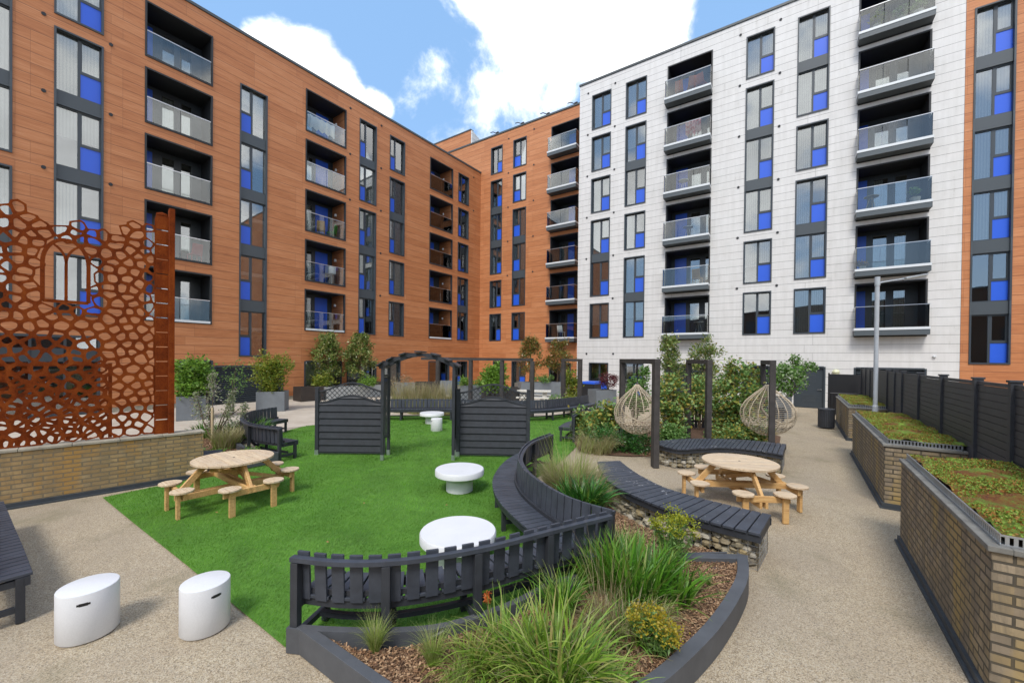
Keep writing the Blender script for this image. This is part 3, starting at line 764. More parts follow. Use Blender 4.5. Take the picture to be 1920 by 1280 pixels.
vents(L, [(-10.06, b0+pt*k-.27+0) for k in range(2, 6)]+[(-8.17, b0+pt*k-.27) for k in range(2, 6)]+[(3.1, 6.88+pt*k) for k in range(2, 5)]+[(5.5, 6.88+pt*k) for k in range(0, 5)]+[(15.3, 6.88+pt*k) for k in (3, 4)])
# --- tall timber block across the corner
Mi = frame_empty('apartment_building', 'taller orange timber-clad block in the far corner beside the white block', -2.726, 37.0, AW)
hol = []; b0, hh, pt = 4.16, 2.36, 3.0
window_column(Mi, hol, .80, 2.03, [(0,), (1,), (2, 3, 4), (5,)], 'R', b0, hh, pt, 'pnffff')
window_column(Mi, hol, 3.23, 4.54, [(0,), (1, 2, 3), (4,), (5,)], 'L', b0, hh, pt, 'nnfff')
for k in range(6): loggia(Mi, hol, 6.99, 9.45, b0+pt*k-.25, b0+pt*k+hh, [('w', .05, .3), ('b', .36, .58), ('d', .64, .96)], proj=.62, fl=b0+pt*k+.1, panes=2)
plate_opening(Mi, hol, 1.25, 2.43, 0, 2.3, 'glazed'); hol.append((3.28, 4.66, .05, 2.3)); window(Mi, 3.28, 4.66, .05, 2.3, 'R', blind='full'); plate_opening(Mi, hol, 6.99, 8.92, 0, 2.2, 'glazed')
wall_with_holes(Mi, 'wall', M['clad'], -1.0, 9.8, .1, 22.54, hol)
wall_with_holes(Mi, 'wall', M['clad'], -14, -1.0, 10, 22.54, [])
mb = MB(); mb.box(-14, 0, 22.54, -1.65, .3, 23.95); mb.build('wall', M['clad'], Mi)
mb = MB(); mb.box(-14, -.05, 23.95, -1.62, .35, 24.05); mb.build('roof_coping', M['coping'], Mi)
mb = MB(); mb.hexa([(-1.62, 0, 22.6), (-1.5, 0, 22.6), (-1.5, 4, 22.6), (-1.62, 4, 22.6), (-1.62, 0, 23.9), (-1.5, 0, 23.9), (-1.5, 4, 22.75), (-1.62, 4, 22.75)]); mb.build('stair_tower_flank', M['white'], Mi)
shell(Mi, -14, 9.8, 22.6, 9, 4.13, 3.0, 6, ends=(True, False))
vents(Mi, [(2.7, 6.85+3*k) for k in range(1, 6)]+[(5.3, 6.9+3*k) for k in range(1, 6)])
for u in (1.2, 3.9, 6.4, 8.9):
    mb = MB(); mb.tube([(u, .1, 22.65), (u, .1, 22.85), (u-.25, .0, 22.98), (u-.5, -.05, 22.96)], .035, 6); mb.box(u+.05, .05, 22.8, u+.3, .15, 22.9); mb.build('roof_fitting', M['dark'], Mi)
# --- white block
W_ = frame_empty('apartment_building', 'white panelled apartment block with projecting glass balconies, right of centre', 10.575, 25.85, AW)
hol = []; b0, hh, pt = 4.11, 2.42, 3.0
window_column(W_, hol, -5.96, -4.58, [(0,), (1, 2), (3,), (4,), (5,)], 'R', b0, hh, pt, 'pnffff')
window_column(W_, hol, -3.49, -2.12, [(0, 1), (2,), (3, 4), (5,)], 'R', b0, hh, pt, 'pfonpp')
for k in range(6): loggia(W_, hol, -.74, 1.85, b0+pt*k-.24, b0+pt*k+2.45, [('b', .1, .38), ('d', .45, .72), ('w', .8, .98)], proj=.6, fl=b0+pt*k+.12)
window_column(W_, hol, 3.69, 5.05, [(0,), (1,), (2, 3, 4), (5,)], 'R', b0, hh, pt, 'npffff')
window_column(W_, hol, 6.16, 7.52, [(0,), (1, 2), (3,), (4, 5)], 'R', b0, hh, pt, 'ffofff')
for k in range(6): loggia(W_, hol, 8.76, 11.41, b0+pt*k-.24, b0+pt*k+2.45, [('b', .03, .22), ('d', .3, .56), ('w', .62, .84)], proj=.6, fl=b0+pt*k+.12)
hol.append((-5.97, -4.57, .1, 2.28)); window(W_, -5.97, -4.57, .1, 2.28, 'R', blind='none')
hol.append((-3.49, -2.11, .1, 2.28)); window(W_, -3.49, -2.11, .1, 2.28, 'R', blind='side')
plate_opening(W_, hol, -.7, 1.8, 0, 2.26, 'louvre'); plate_opening(W_, hol, 3.7, 5.05, 0, 2.26, 'louvre')
plate_opening(W_, hol, 6.23, 7.56, 0, 2.26, 'door'); plate_opening(W_, hol, 8.78, 11.43, 0, 2.24, 'louvre')
wall_with_holes(W_, 'wall', M['white'], -6.96, 12.55, .0, 22.54, hol)
shell(W_, -6.96, 12.55, 22.6, 9, 4.1, 3.0, 6, ends=(True, False), endmat=M['white'])
vents(W_, [(-6.3, 6.84+3*k) for k in range(1, 6)]+[(-4.28, 6.84+3*k) for k in range(0, 6)]+[(3.35, 6.84+3*k) for k in range(0, 6)]+[(5.33, 6.84+3*k) for k in range(0, 6)]+[(-6.2, 2.95), (-4.2, 2.95)])
mb = MB(); mb.lathe([(.001, 1.86), (.12, 1.89), (.17, 2.0), (.12, 2.11), (.001, 2.14)], (8.02, -.06), 14); mb.build('wall_light', M['lampglass'], W_, True)
mb = MB(); mb.lathe([(.001, 2.78), (.06, 2.80), (.07, 2.86), (.001, 2.9)], (11.7, -.05), 10); mb.build('camera_dome', M['slab'], W_, True)
# --- orange block at the right edge
Q = frame_empty('apartment_building', 'orange timber-clad block at the right edge with one joined column of windows', 10.575, 25.85, AW)
hol = []
window_column(Q, hol, 12.86, 14.08, [(0, 1, 2, 3, 4, 5)], 'R', 2.53, 2.24, 2.82, 'nnffff', .52)
wall_with_holes(Q, 'wall', M['clad'], 12.56, 46, 0, 25.0, hol)
shell(Q, 12.56, 46, 25.0, 9, 2.5, 2.82, 7, ends=(False, True))

# --- block across the road behind the photographer: it is what the lower panes reflect
Z_ = thing('apartment_building', 'brick block behind the photographer, closing the court', 'apartment building', (-45, -24, 0), 0)
mb = MB(); mb.box(0, -10, 0, 100, 0, 11.5); mb.build('wall', M['rear'], Z_)
for k in range(24):
    for j in range(3): mb = MB(); mb.box(2+k*4, .0, 1.2+j*3.4, 3.6+k*4, .06, 3.2+j*3.4); mb.build('window', M['frame'], Z_)
mb = MB(); mb.box(-.1, -10.1, 11.5, 100.1, .1, 11.7); mb.build('roof', M['coping'], Z_)

# ================================================================ LARGE GARDEN STRUCTURES
# --- brick wall and rusted steel screens on the left
WA, WB = Vector((-8.19, 6.43)), Vector((-6.41, 8.31)); wd = (WB-WA).normalized(); wrz = math.atan2(wd.y, wd.x)
# local frame: x along the wall (0 at WA), y to the back
t = thing('brick_wall', 'low buff brick wall under the rusted steel screen, rust stained', 'wall', (WA.x, WA.y, 0), wrz)
mb = MB(); mb.box(-3.4, 0, 0, 2.62, .34, .9); mb.build('brickwork', M['brick'], t, bevel=.004)
mb = MB()
x = -3.42
while x < 2.6:
    x1 = min(2.64, x+.6); mb.box(x+.003, -.02, .901, x1-.003, .36, .945); x = x1
mb.build('coping', M['copingstone'], t, bevel=.006)
mb = MB(); mb.box(-3.4, -.035, 0, 2.6, -.004, .075); mb.box(-3.4, -.09, -.01, 2.6, -.036, .02); mb.build('base_flashing', M['kerb'], t)

def voronoi_sheet(mb, x0, x1, z0, z1, cell, top, y, th, keep=lambda x, z: True, web=.024, bounds=None, rs=3, squash=1.35):
    r = np.random.default_rng(rs); pts = []
    nx = int((x1-x0)/cell)+1; nz = int((z1-z0)/cell*squash)+1
    for i in range(-1, nx+1):
        for j in range(-1, nz+1):
            pts.append((x0+(i+.5+(j % 2)*.5+r.uniform(-.34, .34))*(x1-x0)/nx, z0+(j+.5+r.uniform(-.34, .34))*(z1-z0)/nz))
    pts = np.array(pts)
    for k, p in enumerate(pts):
        if not keep(p[0], p[1]): continue
        if p[1] > top(p[0]): continue
        if not (x0-.02 < p[0] < x1 and z0-.02 < p[1] < z1+.3): continue
        poly = [(p[0]-.5, p[1]-.5), (p[0]+.5, p[1]-.5), (p[0]+.5, p[1]+.5), (p[0]-.5, p[1]+.5)]
        d2 = ((pts-p)**2).sum(1); near = np.argsort(d2)[1:22]
        planes = [((pts[q]+p)/2, pts[q]-p) for q in near]
        planes += [(np.array((x1, 0)), np.array((1., 0))), (np.array((0, z0)), np.array((0, -1.))), (np.array((x0, 0)), np.array((-1., 0)))]
        for mp, nn in planes:
            o = []; m_ = len(poly)
            for i in range(m_):
                a, b = np.array(poly[i]), np.array(poly[(i+1) % m_]); da, db = (a-mp)@nn, (b-mp)@nn
                if da <= 0: o.append(tuple(a))
                if (da < 0) != (db < 0) and abs(da-db) > 1e-9: o.append(tuple(a+(b-a)*da/(da-db)))
            poly = o
            if len(poly) < 3: break
        if len(poly) < 3: continue
        P = np.array(poly); c = P.mean(0)
        if np.abs(P-c).max() > .49: continue
        angs = sorted(list(np.linspace(-math.pi, math.pi, 20, endpoint=False))+[math.atan2(*(q-c)[::-1]) for q in P])
        def hit(a):
            d = np.array((math.cos(a), math.sin(a))); best = 1e9
            for i in range(len(P)):
                A, B = P[i], P[(i+1) % len(P)]; e = B-A; den = d[0]*e[1]-d[1]*e[0]
                if abs(den) < 1e-12: continue
                tt = ((A-c)[0]*e[1]-(A-c)[1]*e[0])/den; u = ((A-c)[0]*d[1]-(A-c)[1]*d[0])/den
                if tt > 0 and -1e-6 <= u <= 1+1e-6: best = min(best, tt)
            return best if best < 1 else .001
        ro = [hit(a) for a in angs]; n = len(angs)
        # hole outline: inset and smoothed
        ri = [max(.2*x_, x_-web*(1+.5*r.random())) for x_ in ro]
        for _ in range(3):
            ri = [min((ri[i-1]+2*ri[i]+ri[(i+1) % n])/4, max(.2*ro[i], ro[i]-web*.55)) for i in range(n)]
        vs = []
        for yy in (y, y+th):
            for i, a in enumerate(angs): vs.append((c[0]+ro[i]*math.cos(a), yy, c[1]+ro[i]*math.sin(a)))
            for i, a in enumerate(angs): vs.append((c[0]+ri[i]*math.cos(a), yy, c[1]+ri[i]*math.sin(a)))
        fs = []
        for i in range(n):
            j = (i+1) % n
            fs += [(i, j, n+j, n+i), (2*n+j, 2*n+i, 3*n+i, 3*n+j), (n+i, n+j, 3*n+j, 3*n+i), (j, i, 2*n+i, 2*n+j)]
        mb.add(vs, fs)
AX0, AX1, AZ0, AZM = .43, .97, 3.42, 4.08       # arched window shape in the screen
def inarch(x, z, g=0):
    if z < AZ0-g or x < AX0-g or x > AX1+g: return False
    if z <= AZM: return True
    return ((x-(AX0+AX1)/2)/((AX1-AX0)/2+g))**2+((z-AZM)/(.42+g))**2 < 1
t = thing('steel_screen', 'tall rusted steel screen with arched window outline, standing on the brick wall', 'screen', (WA.x, WA.y, 0), wrz)
mb = MB()
topf = lambda x: 4.86+.10*math.sin(x*3.1+2.2)+.10*max(0, x-1.2)*1.4+.06*math.sin(x*9)
voronoi_sheet(mb, -1.5, 1.87, .95, 5.35, .205, topf, .15, .012, lambda x, z: not inarch(x, z, .03), web=.027)
mb.build('stone_pattern_sheet', M['corten'], t)
mb = MB()
arc = [(AX0, AZ0), (AX0, AZM)]+[((AX0+AX1)/2-(AX1-AX0)/2*math.cos(a), AZM+.42*math.sin(a)) for a in np.linspace(0, math.pi, 15)[1:-1]]+[(AX1, AZM), (AX1, AZ0), (AX0, AZ0)]
for a, b_ in zip(arc, arc[1:]): mb.beam((a[0], .156, a[1]), (b_[0], .156, b_[1]), .013, .055, (b_[1]-a[1], 0, -(b_[0]-a[0])))
xm = (AX0+AX1)/2
mb.beam((xm, .156, AZ0), (xm, .156, AZM), .013, .04, (1, 0, 0))
for s in (-1, 1):
    q = [(xm+s*(.27*(1-math.cos(a))), AZM+.36*math.sin(a)) for a in np.linspace(0, 1.25, 8)]
    for a, b_ in zip(q, q[1:]): mb.beam((a[0], .1565, a[1]), (b_[0], .1565, b_[1]), .013, .035, (b_[1]-a[1], 0, -(b_[0]-a[0])))
mb.build('arched_window_frame', M['corten'], t)
mb = MB(); z = .95; k = 0
while z < 5.1:
    z1 = min(5.26, z+.27); mb.box(1.875, .146, z, 2.07, .166, z1); z = z1+.018; k += 1
mb.box(1.86, .150, .95, 1.885, .162, 5.2)
mb.build('slotted_plate', M['corten'], t)
mb = MB(); mb.box(2.07, .08, .945, 2.16, .26, 5.42); mb.build('post', M['corten'], t, bevel=.004)
mb = MB(); mb.lathe([(.001, 5.26), (.09, 5.26), (.09, 5.30), (.001, 5.33)], (1.97, .16), 10, 1, .2); mb.build('cap', M['corten'], t)
t = thing('steel_screen', 'lower rusted steel screen set back behind the tall one', 'screen', (WA.x, WA.y, 0), wrz)
mb = MB(); voronoi_sheet(mb, -1.9, 1.27, .5, 2.3, .23, lambda x: 2.3, 2.0, .012, web=.030, rs=11); mb.build('stone_pattern_sheet', M['corten'], t)
mb = MB(); mb.box(1.27, 1.96, .3, 1.33, 2.05, 2.32); mb.box(-1.9, 1.985, 2.26, 1.27, 2.02, 2.31); mb.build('post', M['corten'], t)
t = thing('brick_wall', 'short brick wall behind, carrying the lower rusted screen', 'wall', (WA.x, WA.y, 0), wrz)
mb = MB(); mb.box(-2.6, 1.9, 0, 1.5, 2.2, .5); mb.build('brickwork', M['brick'], t)
mb = MB(); mb.box(-2.62, 1.88, .501, 1.53, 2.22, .55); mb.build('coping', M['copingstone'], t)

# --- brick planters on the right with sedum tops
PD = Vector((math.sin(R(AL)), math.cos(R(AL)))); PN = Vector((PD.y, -PD.x))     # along the row, away from the path
prz = math.atan2(PD.y, PD.x)
def brick_planter(p, q, h, label, wdt=1.02):
    p, q = Vector(p), Vector(q); Ln = (q-p).length
    t = thing('brick_planter', label, 'planter', (p.x, p.y, 0), math.atan2((q-p).y, (q-p).x), 'brick planters along the path')
    a = MB(); a.box(0, -wdt, 0, Ln, 0, h); a.build('brickwork', M['brickold'], t, bevel=.005)
    a = MB(); a.box(-.025, -wdt-.01, h+.001, Ln+.02, -wdt+.09, h+.045); a.box(-.025, -.10, h+.001, Ln+.02, .025, h+.045); a.box(-.025, -wdt+.09, h+.0, .10, -.10, h+.045); a.box(Ln-.1, -wdt+.09, h, Ln+.02, -.1, h+.045)
    a.build('coping', M['copingold'], t, bevel=.006)
    a = MB(); a.box(-.035, -wdt, 0, Ln, .03, .085); a.box(-.06, -wdt, -.01, Ln+.02, .055, .02); a.build('base_flashing', M['kerb'], t)
    e = MB()        # perforated steel edge strip: rails with uprights between
    for za, zb in ((h+.046, h+.060), (h+.115, h+.128)):
        e.box(.02, -.055, za, Ln-.02, -.045, zb); e.box(.02, -wdt+.1, za, .03, -.055, zb)
    x = .03
    while x < Ln-.03: e.box(x, -.0525, h+.06, x+.024, -.0475, h+.115); x += .042
    y = -.07
    while y > -wdt+.1: e.box(.022, y-.022, h+.06, .027, y, h+.115); y -= .042
    e.build('edge_strip', M['zinc'], t)
    # moss surface
    nx, ny = int(Ln/.05), int(wdt/.05); V = []
    for i in range(nx+1):
        for j in range(ny+1):
            x = .035+(Ln-.07)*i/nx; y = -.065-(wdt-.08)*j/ny
            z = h+.115+.030*math.sin(x*5.3+y*3)*math.sin(y*7.1+x)+.018*rng.random()+.02*math.sin(x*17)*math.sin(y*15)
            V.append((x, y, z))
    F = [(i*(ny+1)+j, i*(ny+1)+j+1, (i+1)*(ny+1)+j+1, (i+1)*(ny+1)+j) for i in range(nx) for j in range(ny)]
    F = [f[::-1] for f in F]
    fast('sedum_mat', V, F, M['moss'], t, True)
    n = int(Ln*wdt*5200); cx = rng.uniform(.04, Ln-.04, n); cy = rng.uniform(-wdt+.03, -.07, n)
    keep = (np.sin(cx*4.1+1.7*np.sin(cy*5))+np.sin(cy*6.3+cx*2.2)+rng.normal(0, .8, n)) > -.7
    cx, cy = cx[keep], cy[keep]
    P = np.stack([cx, cy, np.full(len(cx), h+.125)+.02*np.sin(cx*5.3+cy*3)+.015*rng.random(len(cx))], 1)
    Vv, Ff = leaves(P, .021, .8, .6); o = fast('sedum_tuft', Vv, Ff, M['sedum'], t); o['kind'] = 'stuff'
    return t
brick_planter((3.56, 2.96), (5.47, 5.62), 1.12, 'nearest brick planter by the path, covered in red and green sedum')
brick_planter((6.47, 6.95), (9.38, 11.03), 1.06, 'middle brick planter of the row with mossy sedum top, behind the lamp post foot')
brick_planter((10.86, 12.94), (13.75, 17.01), 1.03, 'farthest brick planter of the row, beside the litter bin')

# --- fence on the right
t = thing('garden_fence', 'long charcoal slatted fence with capped posts behind the brick planters', 'fence', (2.67, 0, 0), 0)
def fp(y): return Vector((.7229*y, y))
ys = [2.1, 3.55, 5.03, 6.1, 7.59, 9.1, 10.6, 11.46, 12.45, 14.2, 15.6, 16.7, 17.9]
for y in ys:
    p = fp(y); mb = MB(); mb.cbox(p.x, p.y, 0, 2.27, .10, .10, prz); mb.cbox(p.x, p.y, 2.271, 2.30, .125, .125, prz); mb.build('post', M['blackwood'], t, bevel=.004)
for a, b_ in zip(ys, ys[1:]):
    p, q = fp(a), fp(b_); d = (q-p).normalized(); p = p+d*.052; q = q-d*.052; mb = MB(); z = .08
    while z < 2.14: mb.beam((p.x, p.y, z+.05), (q.x, q.y, z+.05), .03, .092); z += .1005
    mb.beam((p.x, p.y, z+.028), (q.x, q.y, z+.028), .04, .05); mb.beam((p.x, p.y, 1.1), (q.x, q.y, 1.1), .008, 2.0)
    mb.build('slat_panel', M['fencewood'], t)
t = thing('metal_gate', 'dark sheet metal gate screen closing the path beside the white block door', 'gate', (15.15, 19.15, 0), prz-R(90))
mb = MB(); mb.box(0, -.02, .05, 1.55, .02, 1.95); mb.build('sheet', M['black'], t)
mb = MB(); mb.box(-.06, -.05, 0, 0, .05, 2.0); mb.box(1.55, -.05, 0, 1.61, .05, 2.0); mb.build('gate_post', M['black'], t)
t = thing('handrail', 'black tubular handrail on two posts in front of the dark gate', 'handrail', (14.6, 18.4, 0), prz-R(90))
mb = MB(); mb.tube([(0, 0, 1.1), (1.6, 0, 1.1)], .025, 8); mb.build('rail', M['black'], t, True)
for x in (0, .12, 1.55): mb = MB(); mb.tube([(x, 0, 0), (x, 0, 1.1)], .028, 8); mb.build('post', M['black'], t, True)

# --- lamp post
t = thing('street_lamp', 'tall galvanised lamp post with a single flat head standing between the brick planters', 'street lamp', (10.87, 12.0, 0))
mb = MB(); mb.tube([(0, 0, 0), (0, 0, 1.2)], .075, 16); mb.tube([(0, 0, 1.2), (0, 0, 1.25)], [.075, .055], 16); mb.tube([(0, 0, 1.25), (0, 0, 4.98)], .055, 16); mb.build('pole', M['galv'], t, True)
mb = MB(); mb.tube([(0, 0, 4.86), (.12, -.03, 4.90), (.75, -.2, 5.0)], .02, 10); mb.tube([(0, 0, 4.80), (0, 0, 5.06)], .066, 16); mb.build('arm', M['galv'], t, True)
mb = MB(); mb.hexa([(.62, -.26, 4.96), (1.12, -.38, 5.05), (1.17, -.19, 5.05), (.66, -.07, 4.96), (.60, -.26, 5.01), (1.13, -.40, 5.11), (1.18, -.18, 5.11), (.64, -.06, 5.01)])
hd = mb.build('lamp_head', M['galv'], t, bevel=.012)
mb = MB(); mb.hexa([(.78, -.28, 4.985), (1.08, -.35, 5.038), (1.11, -.21, 5.038), (.81, -.13, 4.985), (.78, -.28, 5.0), (1.08, -.35, 5.05), (1.11, -.21, 5.05), (.81, -.13, 5.0)]); mb.build('lens', M['lampglass'], hd)
# --- litter bin
t = thing('litter_bin', 'round charcoal slatted litter bin at the foot of the farthest brick planter', 'litter bin', (12.0, 15.3, 0))
mb = MB(); mb.lathe([(.001, .05), (.235, .05), (.235, .66), (.21, .70), (.001, .70)], n=28); mb.build('liner', M['black'], t, True)
mb = MB()
for k in range(30): a = k*2*math.pi/30; mb.cbox(.25*math.cos(a), .25*math.sin(a), .04, .68, .018, .042, a)
mb.build('slats', M['blackwood'], t)
mb = MB(); mb.lathe([(.20, .685), (.265, .69), (.265, .735), (.16, .76), (.15, .74)], n=28); mb.build('rim', M['blackwood'], t, True)

# ================================================================ SEATING
def slat_bench(name, label, pts, side, back=True, dep=.46, gap=.022, bw=.115, bgap=.028, posts=5, group=None, seat_h=.45, rail_h=.80, over=.03):
    P = Path(pts, side); t = thing(name, label, 'bench', (0, 0, 0), 0, group)
    o = P.raw(P.L/2); org = Vector((o.x, o.y)); P.p = [q-org for q in P.p]; t.location = (org.x, org.y, 0)
    # seat slats laid across
    sw = .085; n = int((P.L)/(sw+gap)); s = MB(); st = P.L/n
    for k in range(n):
        a, b_ = k*st+gap/2, (k+1)*st-gap/2
        q = [P.at(a, .04), P.at(b_, .04), P.at(b_, dep), P.at(a, dep)]
        dz = random.uniform(-.0015, .0015)
        s.prism([(v.x, v.y) for v in q], seat_h-.028+dz, seat_h+dz)
    s.build('seat', M['seatwood'], t, bevel=.004)
    f = MB(); P.strip(f, dep-.05, dep-.015, seat_h-.11, seat_h-.030); P.strip(f, .06, .095, seat_h-.10, seat_h-.030); f.build('seat_rail', M['blackwood'], t)
    if back:
        s = MB(); n = int(P.L/(bw+bgap)); st = P.L/n
        for k in range(n):
            a, b_ = k*st+bgap/2, (k+1)*st-bgap/2; z0, z1 = seat_h-.04, rail_h+over+random.uniform(-.004, .004)
            lo = [P.at(a, .035), P.at(b_, .035), P.at(b_, .060), P.at(a, .060)]; hi = [P.at(a, .012), P.at(b_, .012), P.at(b_, .037), P.at(a, .037)]
            if side < 0: lo, hi = lo[::-1], hi[::-1]
            s.hexa([(v.x, v.y, z0) for v in lo]+[(v.x, v.y, z1) for v in hi])
        s.build('backrest', M['seatwood'], t, bevel=.003)
        f = MB(); P.strip(f, -.05, .008, rail_h-.038, rail_h); f.build('top_rail', M['seatwood'], t)
        f = MB(); P.strip(f, .062, .092, seat_h+.005, seat_h+.05); f.build('back_rail', M['blackwood'], t)
    for k in range(posts):
        u = .04+(P.L-.08)*k/(posts-1); e = P.tan(u); a = math.atan2(e.y, e.x)
        b_ = P.at(u, -.018); mb = MB(); mb.cbox(b_.x, b_.y, 0, (rail_h-.046) if back else seat_h-.03, .07, .062, a); mb.build('leg', M['blackwood'], t, bevel=.004)
        c = P.at(u, dep-.075); mb = MB(); mb.cbox(c.x, c.y, 0, seat_h-.031, .06, .06, a); mb.build('leg', M['blackwood'], t, bevel=.004)
        p0, p1 = P.at(u, .015), P.at(u, dep-.107); mb = MB(); mb.beam((p0.x, p0.y, .13), (p1.x, p1.y, .13), .045, .05); mb.build('stretcher', M['blackwood'], t); mb = MB(); mb.beam((p0.x, p0.y, seat_h-.075), (p1.x, p1.y, seat_h-.075), .04, .06); mb.build('stretcher', M['blackwood'], t)
    f = MB(); P.strip(f, dep*.45, dep*.45+.05, .156, .20, .1, P.L-.1); f.build('long_stretcher', M['blackwood'], t)
    return t
slat_bench('curved_bench', 'charcoal curved bench seen from behind its back, nearest the camera along the planting bed',
           [(-1.86, 3.44), (-1.43, 3.37), (-.91, 3.41), (-.27, 3.64), (.39, 4.02), (1.10, 4.43)], 1, bw=.105, bgap=.052, group='curved slatted benches')
slat_bench('curved_bench', 'charcoal curved bench with its seat towards the white round tables, bending round the feather grass',
           [(1.16, 4.50), (.79, 4.83), (.51, 5.30), (.23, 6.10), (.16, 7.03), (.40, 8.20), (.92, 9.15)], 1, bgap=.016, gap=.014, posts=7, group='curved slatted benches')
slat_bench('curved_bench', 'charcoal half-round bench beside the left fence panel, open to the lawn',
           [(-5.45, 9.51), (-6.54, 10.06), (-7.45, 11.1), (-7.98, 12.29), (-7.84, 13.38)], -1, posts=5, group='curved slatted benches')
slat_bench('curved_bench', 'far charcoal curved bench seen through the garden arch, in front of straw grasses',
           [(-5.5, 16.2), (-4.85, 16.35), (-2.62, 16.58), (-1.4, 16.45)], -1, posts=5, group='curved slatted benches')
slat_bench('curved_bench', 'far charcoal curved bench right of the garden arch, in front of the stone picnic table',
           [(-.6, 16.1), (.89, 16.5), (1.7, 16.95), (2.35, 17.55), (3.1, 18.4), (3.65, 19.25)], -1, bgap=.02, posts=6, group='curved slatted benches')
slat_bench('curved_bench', 'dark slatted bench cut off by the left edge of the picture, beside the white stools',
           [(-7.35, 5.20), (-6.2, 4.39), (-5.5, 3.90), (-4.77, 3.38)], 1, dep=.48, posts=4, group='curved slatted benches')
slat_bench('curved_bench', 'end of a slatted bench poking out of the shrubs left of the hanging egg chair',
           [(1.86, 12.1), (2.3, 13.1), (3.2, 14.0)], 1, posts=3, group='curved slatted benches')

# gabion benches
def rock(mb, c, r):
    n1, n2 = 7, 5; ph = random.random()*6; V = [(c[0], c[1], c[2]-r[2])]
    sq = [1+random.uniform(-.22, .18) for _ in range(n1*n2)]
    for j in range(1, n2):
        b_ = math.pi*j/n2
        for i in range(n1):
            a = 2*math.pi*i/n1+ph; k = sq[i*n2+j]
            V.append((c[0]+r[0]*k*math.sin(b_)*math.cos(a), c[1]+r[1]*k*math.sin(b_)*math.sin(a), c[2]-r[2]*k*math.cos(b_)))
    V.append((c[0], c[1], c[2]+r[2])); e = len(V)-1
    F = [(0, 1+(i+1) % n1, 1+i) for i in range(n1)]
    for j in range(n2-2):
        for i in range(n1): F.append((1+j*n1+i, 1+j*n1+(i+1) % n1, 1+(j+1)*n1+(i+1) % n1, 1+(j+1)*n1+i))
    o = 1+(n2-2)*n1
    F += [(o+i, o+(i+1) % n1, e) for i in range(n1)]
    mb.add(V, F)
def gabion_bench(label, near, far, h=.48, n=None):
    """near, far: matching polylines of the two long edges"""
    A, B = Path(near), Path(far); org = Vector((A.raw(A.L/2)+B.raw(B.L/2))/2)
    t = thing('gabion_bench', label, 'bench', (org.x, org.y, 0), 0, 'gabion benches topped with charcoal slats')
    a_ = lambda f: A.raw(A.L*f)-org; b_ = lambda f: B.raw(B.L*f)-org
    n = n or int((A.L+B.L)/2/.125); s = MB()
    for k in range(n):
        f0, f1 = (k+.06)/n, (k+.94)/n
        q = [a_(f0), a_(f1), b_(f1), b_(f0)]; dz = random.uniform(-.002, .002)
        s.prism([(v.x, v.y) for v in q], h-.035+dz, h+dz)
    s.build('seat', M['spatter'], t, bevel=.005)
    def lerp(f, g): return a_(f).lerp(b_(f), g)
    f = MB(); m_ = 30
    for g0, g1 in ((.03, .07), (.93, .97)):
        for k in range(m_):
            q = [lerp(k/m_, g0), lerp((k+1)/m_, g0), lerp((k+1)/m_, g1), lerp(k/m_, g1)]
            f.prism([(v.x, v.y) for v in q], h-.125, h-.037)
    for f0, f1 in ((.003, .02), (.98, .997)):
        q = [lerp(f0, .07), lerp(f1, .07), lerp(f1, .93), lerp(f0, .93)]; f.prism([(v.x, v.y) for v in q], h-.125, h-.037)
    f.build('fascia', M['blackwood'], t)
    r = MB(); hs = h-.13; L_ = (A.L+B.L)/2; nl = int(L_/.115)
    for layer in range(4):
        z = .055+layer*hs/4
        for k in range(nl):
            for g in (.17, .80):
                c = lerp((k+.5+random.uniform(-.3, .3))/nl*.95+.02, g+random.uniform(-.02, .02))
                s_ = random.uniform(.052, .086); rock(r, (c.x, c.y, z+random.uniform(-.025, .025)), (s_*random.uniform(.9, 1.3), s_*random.uniform(.9, 1.3), s_*random.uniform(.7, .95)))
        for g in np.linspace(.25, .75, 5):
            for f_ in (.035, .965):
                c = lerp(f_, g); s_ = random.uniform(.045, .065); rock(r, (c.x, c.y, z+random.uniform(-.02, .02)), (s_, s_, s_*.85))
    o = r.build('stone_fill', M['flint'], t); o['kind'] = 'stuff'
    cr = MB(); q = [lerp(k/20*.94+.03, .25) for k in range(21)]+[lerp(k/20*.94+.03, .72) for k in range(20, -1, -1)]
    for k in range(20):
        cr.prism([(v.x, v.y) for v in (lerp(k/20*.92+.04, .24), lerp((k+1)/20*.92+.04, .24), lerp((k+1)/20*.92+.04, .73), lerp(k/20*.92+.04, .73))], .0, hs-.01)
    cr.build('core', M['soil'], t)
    wv = MB()
    for g in (.10, .875):
        for z in np.linspace(.01, hs+.005, 6): wv.tube([(*lerp(.01+.98*k/12, g), z) for k in range(13)], .003, 4)
        nn = int(L_/.1)
        for k in range(nn+1): c = lerp(.01+.98*k/nn, g); wv.tube([(c.x, c.y, 0), (c.x, c.y, hs)], .003, 4)
    for f_ in (.01, .99):
        for g in np.linspace(.10, .875, 8): c = lerp(f_, g); wv.tube([(c.x, c.y, 0), (c.x, c.y, hs)], .003, 4)
        for z in np.linspace(.01, hs, 6): a, b2 = lerp(f_, .1), lerp(f_, .875); wv.tube([(a.x, a.y, z), (b2.x, b2.y, z)], .003, 4)
    wv.build('wire_basket', M['zinc'], t)
    return t
gabion_bench('near gabion stone bench with charcoal slats, beside the foreground planting bed',
             [(1.72, 8.0), (1.64, 7.2), (1.68, 6.45), (2.02, 5.68), (2.33, 5.25), (2.63, 4.96), (2.94, 4.70)], [(2.20, 8.1), (2.22, 7.6), (2.29, 7.05), (2.46, 6.42), (2.76, 6.0), (3.13, 5.60), (3.46, 5.30)])
